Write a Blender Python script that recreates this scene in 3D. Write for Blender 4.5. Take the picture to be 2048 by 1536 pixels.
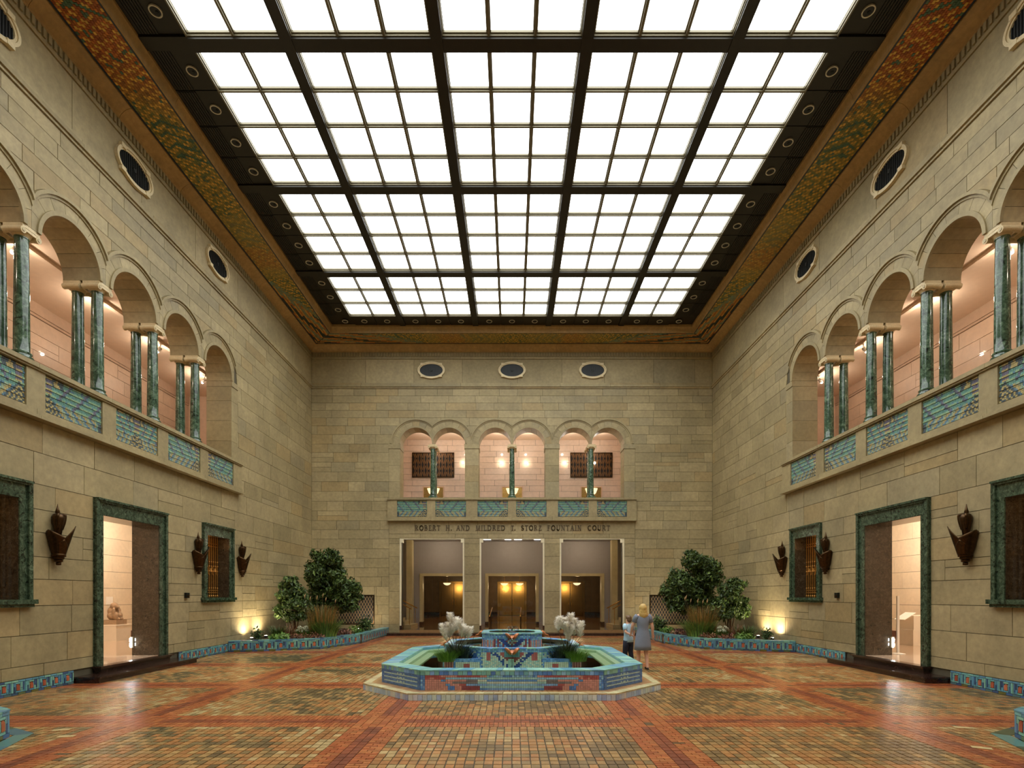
import bpy, bmesh, math, random
import numpy as np
from mathutils import Vector, Matrix

for _o in list(bpy.data.objects):
    bpy.data.objects.remove(_o)
SC = bpy.context.scene
COL = SC.collection
PI = math.pi
RNG = random.Random(11)

# ------------------------------------------------------------------ camera, exposure, world
FPX, HC = 1070.0, 1.88              # focal length in pixels of a 2048 wide frame, eye height
W, D = 9.27, 24.75                  # half width of the court, distance of the far wall
cam_d = bpy.data.cameras.new('camera')
cam_d.sensor_width = 36.0
cam_d.lens = FPX / 2048 * 36
cam_d.shift_y = 421.0 / 2048
cam_d.clip_start = 0.05
cam_d.clip_end = 200
cam = bpy.data.objects.new('camera', cam_d)
cam.location = (0, 0, HC)
cam.rotation_euler = (PI / 2, 0, 0)
COL.objects.link(cam)
SC.camera = cam
SC.view_settings.view_transform = 'Standard'
SC.view_settings.look = 'None'
SC.view_settings.exposure = 0.0
SC.view_settings.gamma = 1.0
SC.view_settings.use_curve_mapping = False
wd = bpy.data.worlds.new('world')
SC.world = wd
wd.use_nodes = True
wd.node_tree.nodes['Background'].inputs[0].default_value = (0.9, 0.8, 0.6, 1)
wd.node_tree.nodes['Background'].inputs[1].default_value = 0.01
SKY_STRENGTH = 5.7                  # the backlit glass of the laylight, the court's main light
GALLERY_W = 34.0                    # each track lamp in the side galleries
BACK_GALLERY_W = 27.0
ROOM_W = 260.0                      # ceiling lamps of the rooms behind the side doors
LOBBY_W = 55.0
UPLIGHT_W = 170.0

# ------------------------------------------------------------------ helpers
def C(r, g, b):
    def f(v):
        v /= 255.0
        return v / 12.92 if v <= 0.04045 else ((v + 0.055) / 1.055) ** 2.4
    return (f(r), f(g), f(b))

def mul(c, k):
    return (c[0] * k, c[1] * k, c[2] * k)

def mix(a, b, t):
    return tuple(a[i] * (1 - t) + b[i] * t for i in range(3))

class F:
    """a flat frame: u along, v up (or across), n out of the surface"""
    def __init__(s, O, eu, ev, en):
        s.O, s.eu, s.ev, s.en = [np.array(a, float) for a in (O, eu, ev, en)]
    def p(s, u, v, n=0.0):
        return tuple(s.O + u * s.eu + v * s.ev + n * s.en)

FL = F((-W, 0, 0), (0, 1, 0), (0, 0, 1), (1, 0, 0))
FR = F((W, 0, 0), (0, 1, 0), (0, 0, 1), (-1, 0, 0))
FB = F((0, D, 0), (1, 0, 0), (0, 0, 1), (0, -1, 0))
FW = F((0, 0, 0), (1, 0, 0), (0, 1, 0), (0, 0, 1))

WO = {}
def scr(p):
    d = max(p[1], 0.3)
    return (1024.5 + FPX * p[0] / d, 1189 - FPX * (p[2] - HC) / d)

def scr_area(pts):
    xs, ys = zip(*[scr(p) for p in pts])
    x0, x1 = max(0, min(xs)), min(2048, max(xs))
    y0, y1 = max(0, min(ys)), min(1536, max(ys))
    return max(0, x1 - x0) * max(0, y1 - y0)

def tag(o, label=None, cat=None, group=None, kind=None):
    if label: o['label'] = label
    if cat: o['category'] = cat
    if group: o['group'] = group
    if kind: o['kind'] = kind
    return o

def empty(name, loc, label=None, cat=None, group=None, kind=None):
    o = bpy.data.objects.new(name, None)
    o.empty_display_size = 0.1
    COL.objects.link(o)
    o.location = loc
    WO[o.name] = np.array(loc, float)
    return tag(o, label, cat, group, kind)

def place(o, wo, parent):
    wo = np.array(wo, float)
    WO[o.name] = wo
    if parent is not None:
        o.parent = parent
        o.location = tuple(wo - WO[parent.name])
    else:
        o.location = tuple(wo)

def mesh_obj(name, V, faces, mat, parent=None, cols=None, smooth=False, recalc=True, origin=None):
    V = np.asarray(V, float)
    if origin is None:
        lo, hi = V.min(0), V.max(0)
        origin = np.array([(lo[0] + hi[0]) / 2, (lo[1] + hi[1]) / 2, lo[2]])
    me = bpy.data.meshes.new(name)
    me.from_pydata((V - np.asarray(origin)).tolist(), [], faces)
    a = me.attributes.new('col', 'FLOAT_COLOR', 'FACE')
    n = len(me.polygons)
    buf = np.ones((n, 4), np.float32)
    if cols is not None:
        buf[:, :3] = np.asarray(cols, np.float32).reshape(-1, 3)
    a.data.foreach_set('color', buf.ravel())
    if recalc:
        bm = bmesh.new()
        bm.from_mesh(me)
        bmesh.ops.recalc_face_normals(bm, faces=bm.faces)
        bm.to_mesh(me)
        bm.free()
    if smooth:
        me.polygons.foreach_set('use_smooth', [True] * n)
    me.materials.append(mat)
    o = bpy.data.objects.new(name, me)
    COL.objects.link(o)
    place(o, origin, parent)
    return o

class MB:
    def __init__(s):
        s.V, s.Fc, s.K = [], [], []
    def add(s, V, faces, col=(1, 1, 1)):
        b = len(s.V)
        s.V += [tuple(v) for v in V]
        for f in faces:
            s.Fc.append([i + b for i in f])
            s.K.append(col)
        return s
    def box(s, x0, x1, y0, y1, z0, z1, col=(1, 1, 1)):
        return s.fbox(FW, x0, x1, y0, y1, z0, z1, col)
    def fbox(s, fr, u0, u1, v0, v1, n0, n1, col=(1, 1, 1)):
        V = [fr.p(u, v, n) for n in (n0, n1) for (u, v) in ((u0, v0), (u1, v0), (u1, v1), (u0, v1))]
        return s.add(V, [(0, 3, 2, 1), (4, 5, 6, 7), (0, 1, 5, 4), (1, 2, 6, 5), (2, 3, 7, 6), (3, 0, 4, 7)], col)
    def poly(s, fr, pts, n0, n1, col=(1, 1, 1)):
        m = len(pts)
        V = [fr.p(u, v, n0) for u, v in pts] + [fr.p(u, v, n1) for u, v in pts]
        fc = [list(range(m))[::-1], list(range(m, 2 * m))]
        fc += [(i, (i + 1) % m, m + (i + 1) % m, m + i) for i in range(m)]
        return s.add(V, fc, col)
    def loft(s, rings, col=(1, 1, 1), close=True, caps=True):
        m = len(rings[0])
        V = [p for r in rings for p in r]
        fc = []
        for k in range(len(rings) - 1):
            for i in range(m if close else m - 1):
                j = (i + 1) % m
                fc.append((k * m + i, k * m + j, (k + 1) * m + j, (k + 1) * m + i))
        if caps and close:
            fc.append(list(range(m))[::-1])
            fc.append([(len(rings) - 1) * m + i for i in range(m)])
        return s.add(V, fc, col)
    def tube(s, path, rad, seg=8, col=(1, 1, 1), caps=True):
        P = [Vector(p) for p in path]
        if not hasattr(rad, '__len__'):
            rad = [rad] * len(P)
        rings = []
        up = None
        for i, p in enumerate(P):
            t = (P[min(i + 1, len(P) - 1)] - P[max(i - 1, 0)])
            if t.length < 1e-9: t = Vector((0, 0, 1))
            t.normalize()
            if up is None:
                up = t.orthogonal().normalized()
            a = (up - t * up.dot(t))
            a = a.normalized() if a.length > 1e-6 else t.orthogonal().normalized()
            up = a
            b = t.cross(a)
            rings.append([tuple(p + (a * math.cos(2 * PI * k / seg) + b * math.sin(2 * PI * k / seg)) * rad[i]) for k in range(seg)])
        return s.loft(rings, col, True, caps)
    def lathe(s, c, prof, seg=16, col=(1, 1, 1), sx=1.0, sy=1.0):
        rings = [[(c[0] + r * sx * math.cos(2 * PI * k / seg), c[1] + r * sy * math.sin(2 * PI * k / seg), c[2] + z) for k in range(seg)] for r, z in prof]
        return s.loft(rings, col)
    def ball(s, c, r, seg=10, rings=6, col=(1, 1, 1)):
        rx, ry, rz = r if hasattr(r, '__len__') else (r, r, r)
        prof = [(max(math.sin(PI * i / rings), 0.02), -math.cos(PI * i / rings)) for i in range(rings + 1)]
        R = [[(c[0] + q * rx * math.cos(2 * PI * k / seg), c[1] + q * ry * math.sin(2 * PI * k / seg), c[2] + z * rz) for k in range(seg)] for q, z in prof]
        return s.loft(R, col)
    def build(s, name, mat, parent=None, smooth=False, origin=None, recalc=True):
        return mesh_obj(name, s.V, s.Fc, mat, parent, s.K, smooth, recalc, origin)

def boxes_obj(name, fr, U0, U1, V0, V1, N0, N1, cols, mat, parent=None, jit=None):
    """many small open-backed boxes as one mesh, vectorised"""
    U0, U1, V0, V1 = [np.asarray(a, float) for a in (U0, U1, V0, V1)]
    k = len(U0)
    N1 = np.broadcast_to(np.asarray(N1, float), (k,))
    N0 = np.broadcast_to(np.asarray(N0, float), (k,))
    uu = np.stack([U0, U1, U1, U0, U0, U1, U1, U0], 1)
    vv = np.stack([V0, V0, V1, V1, V0, V0, V1, V1], 1)
    nn = np.stack([N0] * 4 + [N1] * 4, 1).copy()
    if jit is not None:
        nn[:, 4:] += jit
    V = (fr.O[None, None] + uu[..., None] * fr.eu + vv[..., None] * fr.ev + nn[..., None] * fr.en).reshape(-1, 3)
    base = np.array([(4, 5, 6, 7), (0, 1, 5, 4), (1, 2, 6, 5), (2, 3, 7, 6), (3, 0, 4, 7)])
    if np.dot(np.cross(fr.eu, fr.ev), fr.en) < 0:
        base = base[:, ::-1]
    faces = (base[None] + (np.arange(k) * 8)[:, None, None]).reshape(-1, 4)
    cc = np.repeat(np.asarray(cols, float).reshape(-1, 3), 5, axis=0)
    return mesh_obj(name, V, faces.tolist(), mat, parent, cc, False, False)

# ------------------------------------------------------------------ materials
def new_mat(name):
    m = bpy.data.materials.new(name)
    m.use_nodes = True
    nt = m.node_tree
    b = nt.nodes['Principled BSDF']
    return m, nt, b

def N(nt, t, **kw):
    n = nt.nodes.new(t)
    for k, v in kw.items():
        setattr(n, k, v)
    return n

def noise(nt, scale, detail=4, rough=0.6, vec=None, dist=0.0):
    n = N(nt, 'ShaderNodeTexNoise')
    n.inputs['Scale'].default_value = scale
    n.inputs['Detail'].default_value = detail
    n.inputs['Roughness'].default_value = rough
    n.inputs['Distortion'].default_value = dist
    if vec is None:
        g = N(nt, 'ShaderNodeNewGeometry')
        vec = g.outputs['Position']
    nt.links.new(vec, n.inputs['Vector'])
    return n

def ramp(nt, src, stops):
    r = N(nt, 'ShaderNodeValToRGB')
    e = r.color_ramp.elements
    while len(e) < len(stops):
        e.new(0.5)
    for k, (p, c) in enumerate(stops):
        e[k].position = p
        e[k].color = (*c, 1)
    nt.links.new(src, r.inputs[0])
    return r

def mixc(nt, a, b, fac, mode='MULTIPLY'):
    m = N(nt, 'ShaderNodeMix', data_type='RGBA', blend_type=mode)
    for i, v in ((0, fac), (6, a), (7, b)):
        if hasattr(v, 'is_output'):
            nt.links.new(v, m.inputs[i])
        elif i == 0:
            m.inputs[0].default_value = v
        else:
            m.inputs[i].default_value = (*v, 1)
    return m.outputs[2]

def bumpn(nt, b, src, strength, dist=0.01):
    n = N(nt, 'ShaderNodeBump')
    n.inputs['Strength'].default_value = strength
    n.inputs['Distance'].default_value = dist
    nt.links.new(src, n.inputs['Height'])
    nt.links.new(n.outputs[0], b.inputs['Normal'])

def attr_mat(name, rough=0.6, nscale=2.0, namt=0.25, fscale=30.0, famt=0.2, bump=0.0, metal=0.0, coat=0.0, spec=0.5, tint=(1, 1, 1), stretch=None, sub=0.0):
    m, nt, b = new_mat(name)
    a = N(nt, 'ShaderNodeAttribute', attribute_name='col')
    vec = None
    if stretch:
        g = N(nt, 'ShaderNodeNewGeometry')
        mp = N(nt, 'ShaderNodeMapping')
        mp.inputs['Scale'].default_value = stretch
        nt.links.new(g.outputs['Position'], mp.inputs['Vector'])
        vec = mp.outputs[0]
    n1 = noise(nt, nscale, 5, 0.65, vec, 0.4)
    r1 = ramp(nt, n1.outputs[0], [(0.28, (1 - namt,) * 3), (0.72, (1 + namt * 0.6,) * 3)])
    n2 = noise(nt, fscale, 3, 0.6, vec)
    r2 = ramp(nt, n2.outputs[0], [(0.3, (1 - famt,) * 3), (0.7, (1 + famt * 0.6,) * 3)])
    c = mixc(nt, a.outputs['Color'], r1.outputs[0], 1.0)
    c = mixc(nt, c, r2.outputs[0], 1.0)
    if tint != (1, 1, 1):
        c = mixc(nt, c, tint, 1.0)
    nt.links.new(c, b.inputs['Base Color'])
    b.inputs['Roughness'].default_value = rough
    b.inputs['Metallic'].default_value = metal
    b.inputs['Coat Weight'].default_value = coat
    b.inputs['Coat Roughness'].default_value = 0.08
    b.inputs['Specular IOR Level'].default_value = spec
    if bump:
        bumpn(nt, b, n2.outputs[0], bump)
    return m

def plain(name, col, rough=0.5, metal=0.0, nscale=6.0, namt=0.15, bump=0.0, coat=0.0, spec=0.5, emis=None, es=0.0):
    m, nt, b = new_mat(name)
    n1 = noise(nt, nscale, 4)
    r1 = ramp(nt, n1.outputs[0], [(0.3, mul(col, 1 - namt)), (0.7, mul(col, 1 + namt * 0.6))])
    nt.links.new(r1.outputs[0], b.inputs['Base Color'])
    b.inputs['Roughness'].default_value = rough
    b.inputs['Metallic'].default_value = metal
    b.inputs['Coat Weight'].default_value = coat
    b.inputs['Specular IOR Level'].default_value = spec
    if emis:
        b.inputs['Emission Color'].default_value = (*emis, 1)
        b.inputs['Emission Strength'].default_value = es
    if bump:
        bumpn(nt, b, n1.outputs[0], bump)
    return m

def marble(name, dark, mid, light, scale=7.0, rough=0.12, spots=0.35, coat=0.3):
    m, nt, b = new_mat(name)
    n1 = noise(nt, scale, 8, 0.72, None, 1.2)
    r1 = ramp(nt, n1.outputs[0], [(0.3, dark), (0.5, mid), (0.72, light)])
    n3 = noise(nt, scale * 5, 4, 0.7)
    r3 = ramp(nt, n3.outputs[0], [(0.35, (0.25,) * 3), (0.55, (1.0,) * 3)])
    n2 = noise(nt, scale * 0.8, 2, 0.5, None, 2.0)
    r2 = ramp(nt, n2.outputs[0], [(spots - 0.04, (0.12,) * 3), (spots + 0.05, (1.0,) * 3)])
    c = mixc(nt, r1.outputs[0], r3.outputs[0], 0.55)
    c = mixc(nt, c, r2.outputs[0], 0.85)
    nt.links.new(c, b.inputs['Base Color'])
    b.inputs['Roughness'].default_value = rough
    b.inputs['Coat Weight'].default_value = coat
    b.inputs['Coat Roughness'].default_value = 0.05
    return m

M = {}
M['stone'] = attr_mat('sandstone', 0.62, 0.9, 0.22, 9.0, 0.16, 0.08, tint=(0.89, 0.86, 0.80))
M['joint'] = plain('mortar_joint', C(84, 76, 56), 0.9)
M['pink_stone'] = attr_mat('gallery_limestone', 0.4, 1.1, 0.10, 8.0, 0.06, 0.0, coat=0.25)
M['pink_stone'].node_tree.nodes['Principled BSDF'].inputs['Coat Roughness'].default_value = 0.03
M['plaster'] = plain('warm_plaster', C(232, 205, 178), 0.8, namt=0.04)
M['brick'] = attr_mat('glazed_paver', 0.33, 7.0, 0.28, 45.0, 0.22, 0.15, coat=0.0, spec=0.42, tint=(0.86, 0.82, 0.72))
M['grout'] = plain('floor_grout', C(74, 62, 40), 0.8)
M['glaze'] = attr_mat('glazed_tile', 0.28, 9.0, 0.16, 60.0, 0.10, 0.03, coat=0.08)
M['mosaic'] = attr_mat('mosaic_tile', 0.38, 14.0, 0.15, 80.0, 0.15, 0.0, coat=0.0, tint=(1.25, 1.2, 1.0))
M['green'] = marble('green_marble', C(34, 47, 35), C(72, 97, 74), C(138, 160, 132), 6.0, 0.12, 0.36)
M['greenframe'] = marble('green_marble_frame', C(30, 40, 30), C(62, 79, 59), C(110, 127, 100), 8.0, 0.22, 0.37, 0.15)
M['darkmarble'] = marble('brown_black_marble', C(44, 36, 26), C(66, 56, 42), C(96, 84, 66), 9.0, 0.18, 0.3, 0.2)
M['step'] = marble('dark_step_marble', C(38, 24, 20), C(54, 36, 29), C(76, 54, 44), 8.0, 0.16, 0.28, 0.2)
M['bronze'] = plain('dark_bronze', C(72, 50, 26), 0.32, 0.85, 20, 0.4)
M['bronze_light'] = plain('aged_bronze', C(128, 92, 54), 0.4, 0.4, 20, 0.3)
M['brass'] = plain('brass', C(206, 146, 70), 0.28, 0.7, 12, 0.15)
M['gold'] = plain('polished_bronze_door', C(190, 150, 84), 0.22, 0.9, 3, 0.1)
M['silver'] = plain('nickel_trim', C(232, 222, 190), 0.3, 0.15, 8, 0.05)
M['cap'] = attr_mat('capital_stone', 0.5, 4.0, 0.12, 30, 0.1)
M['ceil'] = plain('dark_ceiling_metal', C(36, 32, 23), 0.45, 0.3, 4, 0.1)
M['mullion'] = plain('mullion_glare_tone', C(112, 104, 80), 0.4, 0.2, 5, 0.08)  # base colour lightened to carry the glare of the panes
M['ring'] = plain('downlight_ring', C(205, 198, 180), 0.4, 0.2)
M['black'] = plain('black_recess', C(12, 11, 9), 0.5)
M['iron'] = plain('grille_iron', C(30, 33, 28), 0.45, 0.5)
M['soil'] = plain('soil', C(52, 38, 26), 0.95, nscale=25, namt=0.4)
M['leaf'] = attr_mat('leaf', 0.55, 6.0, 0.25, 40, 0.2)
M['bark'] = plain('bark', C(92, 70, 48), 0.85, nscale=30, namt=0.3, bump=0.2)
M['floor_in'] = plain('polished_terrazzo', C(150, 112, 72), 0.08, nscale=14, namt=0.12, coat=0.5)
M['room_floor'] = plain('room_marble_floor', C(214, 186, 158), 0.10, nscale=5, namt=0.08, coat=0.5)
M['brownwall'] = plain('brown_marble_wall', C(112, 84, 54), 0.3, nscale=2.5, namt=0.25)
M['grey'] = plain('grey_plaster', C(164, 152, 146), 0.7, namt=0.05)
M['beige'] = plain('beige_marble', C(210, 188, 140), 0.35, nscale=3, namt=0.12)
M['white'] = plain('white_paint', C(236, 228, 212), 0.55, namt=0.03)
M['wood'] = plain('dark_wood_base', C(92, 50, 34), 0.4, nscale=8)
M['statue'] = plain('carved_stone', C(160, 134, 106), 0.8, nscale=14, namt=0.2, bump=0.2)
M['paper'] = plain('paper_card', C(246, 240, 228), 0.7, namt=0.02)
M['skin'] = plain('skin', C(226, 176, 150), 0.5, namt=0.05)
M['hair_blond'] = plain('blond_hair', C(206, 170, 98), 0.5, nscale=60, namt=0.25)
M['hair_brown'] = plain('brown_hair', C(104, 76, 48), 0.5, nscale=60, namt=0.25)
M['dress'] = plain('grey_blue_cloth', C(128, 134, 148), 0.85, nscale=90, namt=0.2)
M['shirt'] = plain('pale_blue_cloth', C(176, 208, 226), 0.85, nscale=60, namt=0.06)
M['navy'] = plain('navy_cloth', C(30, 32, 48), 0.85, nscale=60, namt=0.15)
M['shoe'] = plain('dark_shoe', C(36, 28, 26), 0.4)

def plume_mat():
    m, nt, b = new_mat('plume')
    nt.nodes.remove(b)
    a = N(nt, 'ShaderNodeAttribute', attribute_name='col')
    d = N(nt, 'ShaderNodeBsdfDiffuse')
    t = N(nt, 'ShaderNodeBsdfTranslucent')
    mx = N(nt, 'ShaderNodeMixShader')
    mx.inputs[0].default_value = 0.45
    for q in (d, t): nt.links.new(a.outputs['Color'], q.inputs['Color'])
    nt.links.new(d.outputs[0], mx.inputs[1])
    nt.links.new(t.outputs[0], mx.inputs[2])
    nt.links.new(mx.outputs[0], nt.nodes['Material Output'].inputs[0])
    return m
M['plume'] = plume_mat()

def emission(name, col, s):
    m, nt, b = new_mat(name)
    nt.nodes.remove(b)
    e = N(nt, 'ShaderNodeEmission')
    e.inputs[0].default_value = (*col, 1)
    e.inputs[1].default_value = s
    nt.links.new(e.outputs[0], nt.nodes['Material Output'].inputs[0])
    return m
M['sky'] = emission('backlit_glass', (0.96, 0.985, 0.98), SKY_STRENGTH)
M['bulb'] = emission('lamp_glow', (1.0, 0.86, 0.66), 45.0)
M['led'] = emission('white_led', (0.9, 0.97, 1.0), 75.0)
M['strip'] = emission('white_strip', (0.95, 0.97, 1.0), 4.0)
M['bowl'] = emission('lit_alabaster', (1.0, 0.78, 0.42), 1.6)

def glassy(name, tint, gloss=1.0, rough=0.02, ior=1.45):
    m, nt, b = new_mat(name)
    nt.nodes.remove(b)
    t = N(nt, 'ShaderNodeBsdfTransparent')
    t.inputs[0].default_value = (*tint, 1)
    g = N(nt, 'ShaderNodeBsdfGlossy')
    g.inputs['Roughness'].default_value = rough
    fr = N(nt, 'ShaderNodeFresnel')
    fr.inputs[0].default_value = ior
    mx = N(nt, 'ShaderNodeMixShader')
    nt.links.new(fr.outputs[0], mx.inputs[0])
    nt.links.new(t.outputs[0], mx.inputs[1])
    nt.links.new(g.outputs[0], mx.inputs[2])
    nt.links.new(mx.outputs[0], nt.nodes['Material Output'].inputs[0])
    return m
M['glass'] = glassy('clear_glass', (0.95, 0.95, 0.93))
M['water'] = glassy('pool_water', (0.86, 0.92, 0.76), ior=1.15)
M['stream'] = glassy('water_stream', (0.9, 0.94, 0.95), ior=1.8)

def lamp(name, kind, loc, energy, col=(1, 0.8, 0.6), radius=0.05, rot=None, spot=None, blend=0.5, parent=None):
    l = bpy.data.lights.new(name, kind)
    l.energy = energy
    l.color = col
    l.shadow_soft_size = radius
    if spot:
        l.spot_size = spot
        l.spot_blend = blend
    o = bpy.data.objects.new(name, l)
    COL.objects.link(o)
    place(o, loc, parent)
    if rot is not None:
        o.rotation_euler = rot
    return o
def aim(d):
    return Vector(d).to_track_quat('-Z', 'Y').to_euler()

# ================================================================== STRUCTURE
# ---- measurements (metres)
YC = 13.13                      # middle of the side arcades
PITCH, RI, RV, RE, ZS = 1.88, 0.76, 1.05, 1.17, 8.93
ARCH_SIDE = [YC + PITCH * k for k in (-2, -1, 0, 1, 2)]
ARCH_BACK = [-4.44, -2.92, -0.78, 0.78, 2.92, 4.44]
ZSB = 8.84
ZCEIL, ZSOF = 13.63, 13.36
STONE = C(166, 152, 113)

def stone_col(r, k=1.0):
    t = r.random()
    c = mix(C(161, 147, 108), C(176, 161, 122), r.random())
    if t < 0.10: c = mix(c, C(170, 146, 98), 0.5)
    elif t < 0.18: c = mix(c, C(156, 146, 116), 0.5)
    return mul(c, k * r.uniform(0.90, 1.07))

def subtract(rects, hole):
    a0, a1, b0, b1 = hole
    out = []
    for (u0, u1, v0, v1) in rects:
        if u1 <= a0 or u0 >= a1 or v1 <= b0 or v0 >= b1:
            out.append((u0, u1, v0, v1))
            continue
        m0, m1 = max(u0, a0), min(u1, a1)
        if u0 < a0: out.append((u0, a0, v0, v1))
        if u1 > a1: out.append((a1, u1, v0, v1))
        if v0 < b0: out.append((m0, m1, v0, b0))
        if v1 > b1: out.append((m0, m1, b1, v1))
    return [q for q in out if q[1] - q[0] > 0.03 and q[3] - q[2] > 0.03]

def ashlar(zs, u0, u1, wmin, wmax, r):
    out = []
    for k in range(len(zs) - 1):
        u = u0 - r.uniform(0, wmin)
        while u < u1:
            w = r.uniform(wmin, wmax)
            a, b = max(u, u0), min(u + w, u1)
            if u1 - b < 0.25: b = u1
            if b - a > 0.03:
                if r.random() < 0.16 and zs[k + 1] - zs[k] > 0.42 and b - a > 0.5:
                    zm = zs[k] + (zs[k + 1] - zs[k]) * r.choice((0.38, 0.5, 0.62))
                    out += [(a, b, zs[k], zm), (a, b, zm, zs[k + 1])]
                else:
                    out.append((a, b, zs[k], zs[k + 1]))
            u = b if b == u1 else u + w
    return out

GAP = 0.006
def rect_shape(q):
    u0, u1, v0, v1 = q
    return [(u0 + GAP, v0 + GAP), (u1 - GAP, v0 + GAP), (u1 - GAP, v1 - GAP), (u0 + GAP, v1 - GAP)]

def arch_env(centres, zs, re):
    def g(u):
        z = -1
        for c in centres:
            if abs(u - c) < re:
                z = max(z, zs + math.sqrt(re * re - (u - c) ** 2))
        return z
    return g

def clip_env(q, g):
    """the part(s) of a block lying above the curve g(u)"""
    u0, u1, v0, v1 = q[0] + GAP, q[1] - GAP, q[2] + GAP, q[3] - GAP
    n = 24
    us = [u0 + (u1 - u0) * i / n for i in range(n + 1)]
    if all(g(u) <= v0 for u in us):
        return [rect_shape(q)]
    runs, cur = [], []
    for u in us:
        if g(u) < v1 - 0.02:
            cur.append(u)
        else:
            if len(cur) > 1: runs.append(cur)
            cur = []
    if len(cur) > 1: runs.append(cur)
    out = []
    for rn in runs:
        bot = [(u, max(v0, g(u) + GAP)) for u in rn]
        out.append(bot + [(rn[-1], v1), (rn[0], v1)])
    return out

def lay_blocks(wall, fr, shapes, mat, colf, r, n0=-0.05, n1=0.0, limit=300, name='stone_block'):
    """the blocks that show largest become objects of their own, the rest one part"""
    items = []
    for pts in shapes:
        items.append((scr_area([fr.p(u, v, 0) for u, v in pts]), pts, colf(r), n1 + r.uniform(-0.003, 0.003)))
    items.sort(key=lambda t: -t[0])
    rest = MB()
    for k, (a, pts, c, nn) in enumerate(items):
        if k < limit and a > 40:
            MB().poly(fr, pts, n0, nn, c).build(name, mat, wall)
        else:
            rest.poly(fr, pts, n0, nn, c)
    if rest.V:
        tag(rest.build(name + 's_far', mat, wall), kind='stuff')

def arch_pieces(wall, fr, centres, zs, mat, r, depth, halves):
    """voussoirs through the thickness of the wall and the raised label moulding"""
    for ci, c in enumerate(centres):
        lo, hi = halves[ci]
        nv = 9
        for k in range(nv):
            a0, a1 = PI * k / nv + 0.004, PI * (k + 1) / nv - 0.004
            m = 5
            inn = [(c + RI * math.cos(a0 + (a1 - a0) * i / m), zs + RI * math.sin(a0 + (a1 - a0) * i / m)) for i in range(m + 1)]
            out = [(c + RV * math.cos(a1 + (a0 - a1) * i / m), zs + RV * math.sin(a1 + (a0 - a1) * i / m)) for i in range(m + 1)]
            cl = lambda p: (min(max(p[0], c - lo + 0.003), c + hi - 0.003), p[1])
            MB().poly(fr, [cl(p) for p in inn + out], -depth, 0.012, stone_col(r, 1.0)).build('voussoir', mat, wall)
        # raised bead at the intrados and the label moulding outside
        mb = MB()
        for (ra, rb, nn) in ((RI - 0.012, RI + 0.07, 0.045), (RV, RV + 0.055, 0.035), (RV + 0.055, RE, 0.075)):
            m = 36
            for i in range(m):
                a0, a1 = PI * i / m, PI * (i + 1) / m
                q = [(c + ra * math.cos(a0), zs + ra * math.sin(a0)), (c + rb * math.cos(a0), zs + rb * math.sin(a0)),
                     (c + rb * math.cos(a1), zs + rb * math.sin(a1)), (c + ra * math.cos(a1), zs + ra * math.sin(a1))]
                if max(p[0] for p in q) > c + hi or min(p[0] for p in q) < c - lo:
                    q = [(min(max(p[0], c - lo), c + hi), p[1]) for p in q]
                    if abs(q[0][0] - q[1][0]) + abs(q[2][0] - q[3][0]) < 0.002 and ra > RI + 0.1:
                        continue
                mb.poly(fr, q, -0.02, nn, mul(STONE, 0.98))
        mb.build('arch_moulding', mat, wall)

def spandrel(mb, fr, c, zs, lo, hi, ztop, n0, n1):
    m = 24
    pts = [(c - lo, zs), (c - lo, ztop), (c + hi, ztop), (c + hi, zs)]
    arc = [(c + (RI + 0.02) * math.cos(PI * i / m), zs + (RI + 0.02) * math.sin(PI * i / m)) for i in range(m + 1)]
    mb.poly(fr, pts + [p for p in arc if c - lo <= p[0] <= c + hi], n0, n1)

# ------------------------------------------------------------------ floor
def in_poly(x, y, P):
    c = False
    j = len(P) - 1
    for i in range(len(P)):
        if (P[i][1] > y) != (P[j][1] > y) and x < (P[j][0] - P[i][0]) * (y - P[i][1]) / (P[j][1] - P[i][1]) + P[i][0]:
            c = not c
        j = i
    return c

FY = 12.42                                     # fountain centre
def octa(h, c, cx=0.0, cy=FY):
    f = h - c
    return [(cx - f, cy - h), (cx + f, cy - h), (cx + h, cy - f), (cx + h, cy + f), (cx + f, cy + h), (cx - f, cy + h), (cx - h, cy + f), (cx - h, cy - f)]
BASE_O = octa(2.93, 1.09)
PLANT_FAR = [(9.24, 17.42), (8.25, 17.72), (6.64, 18.52), (5.80, 20.70), (5.70, D)]
PLANT_NEAR = [(9.24, 8.08), (8.25, 7.90), (6.64, 7.10), (5.80, 4.86), (5.70, 1.2)]
def planter_poly(side, far, grow=0.0):
    P = PLANT_FAR if far else PLANT_NEAR
    out = [(side * (x - (grow if i > 0 else 0)), y + (-grow if far else grow) * (1 if i < 4 else 0)) for i, (x, y) in enumerate(P)]
    out.append((side * W, D if far else 1.2))
    return out
HOLES = [octa(2.80, 1.03)] + [planter_poly(s, f) for s in (-1, 1) for f in (True, False)]
BX = [-5.57, -1.93, 1.93, 5.57]
BY = [12.7 + d for d in (-11.05, -7.9, -4.75, -1.6, 1.6, 4.75, 7.9, 11.05)]
SW = (0.25, 0.20, 0.25)
HB = sum(SW) / 2

def vnoise(x, y, s, seed):
    r = np.random.RandomState(seed)
    g = r.rand(64, 64)
    fx, fy = x / s + 100, y / s + 100
    ix, iy = np.floor(fx).astype(int), np.floor(fy).astype(int)
    tx, ty = fx - ix, fy - iy
    tx, ty = tx * tx * (3 - 2 * tx), ty * ty * (3 - 2 * ty)
    a = g[ix % 64, iy % 64] * (1 - tx) + g[(ix + 1) % 64, iy % 64] * tx
    b = g[ix % 64, (iy + 1) % 64] * (1 - tx) + g[(ix + 1) % 64, (iy + 1) % 64] * tx
    return a * (1 - ty) + b * ty

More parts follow.
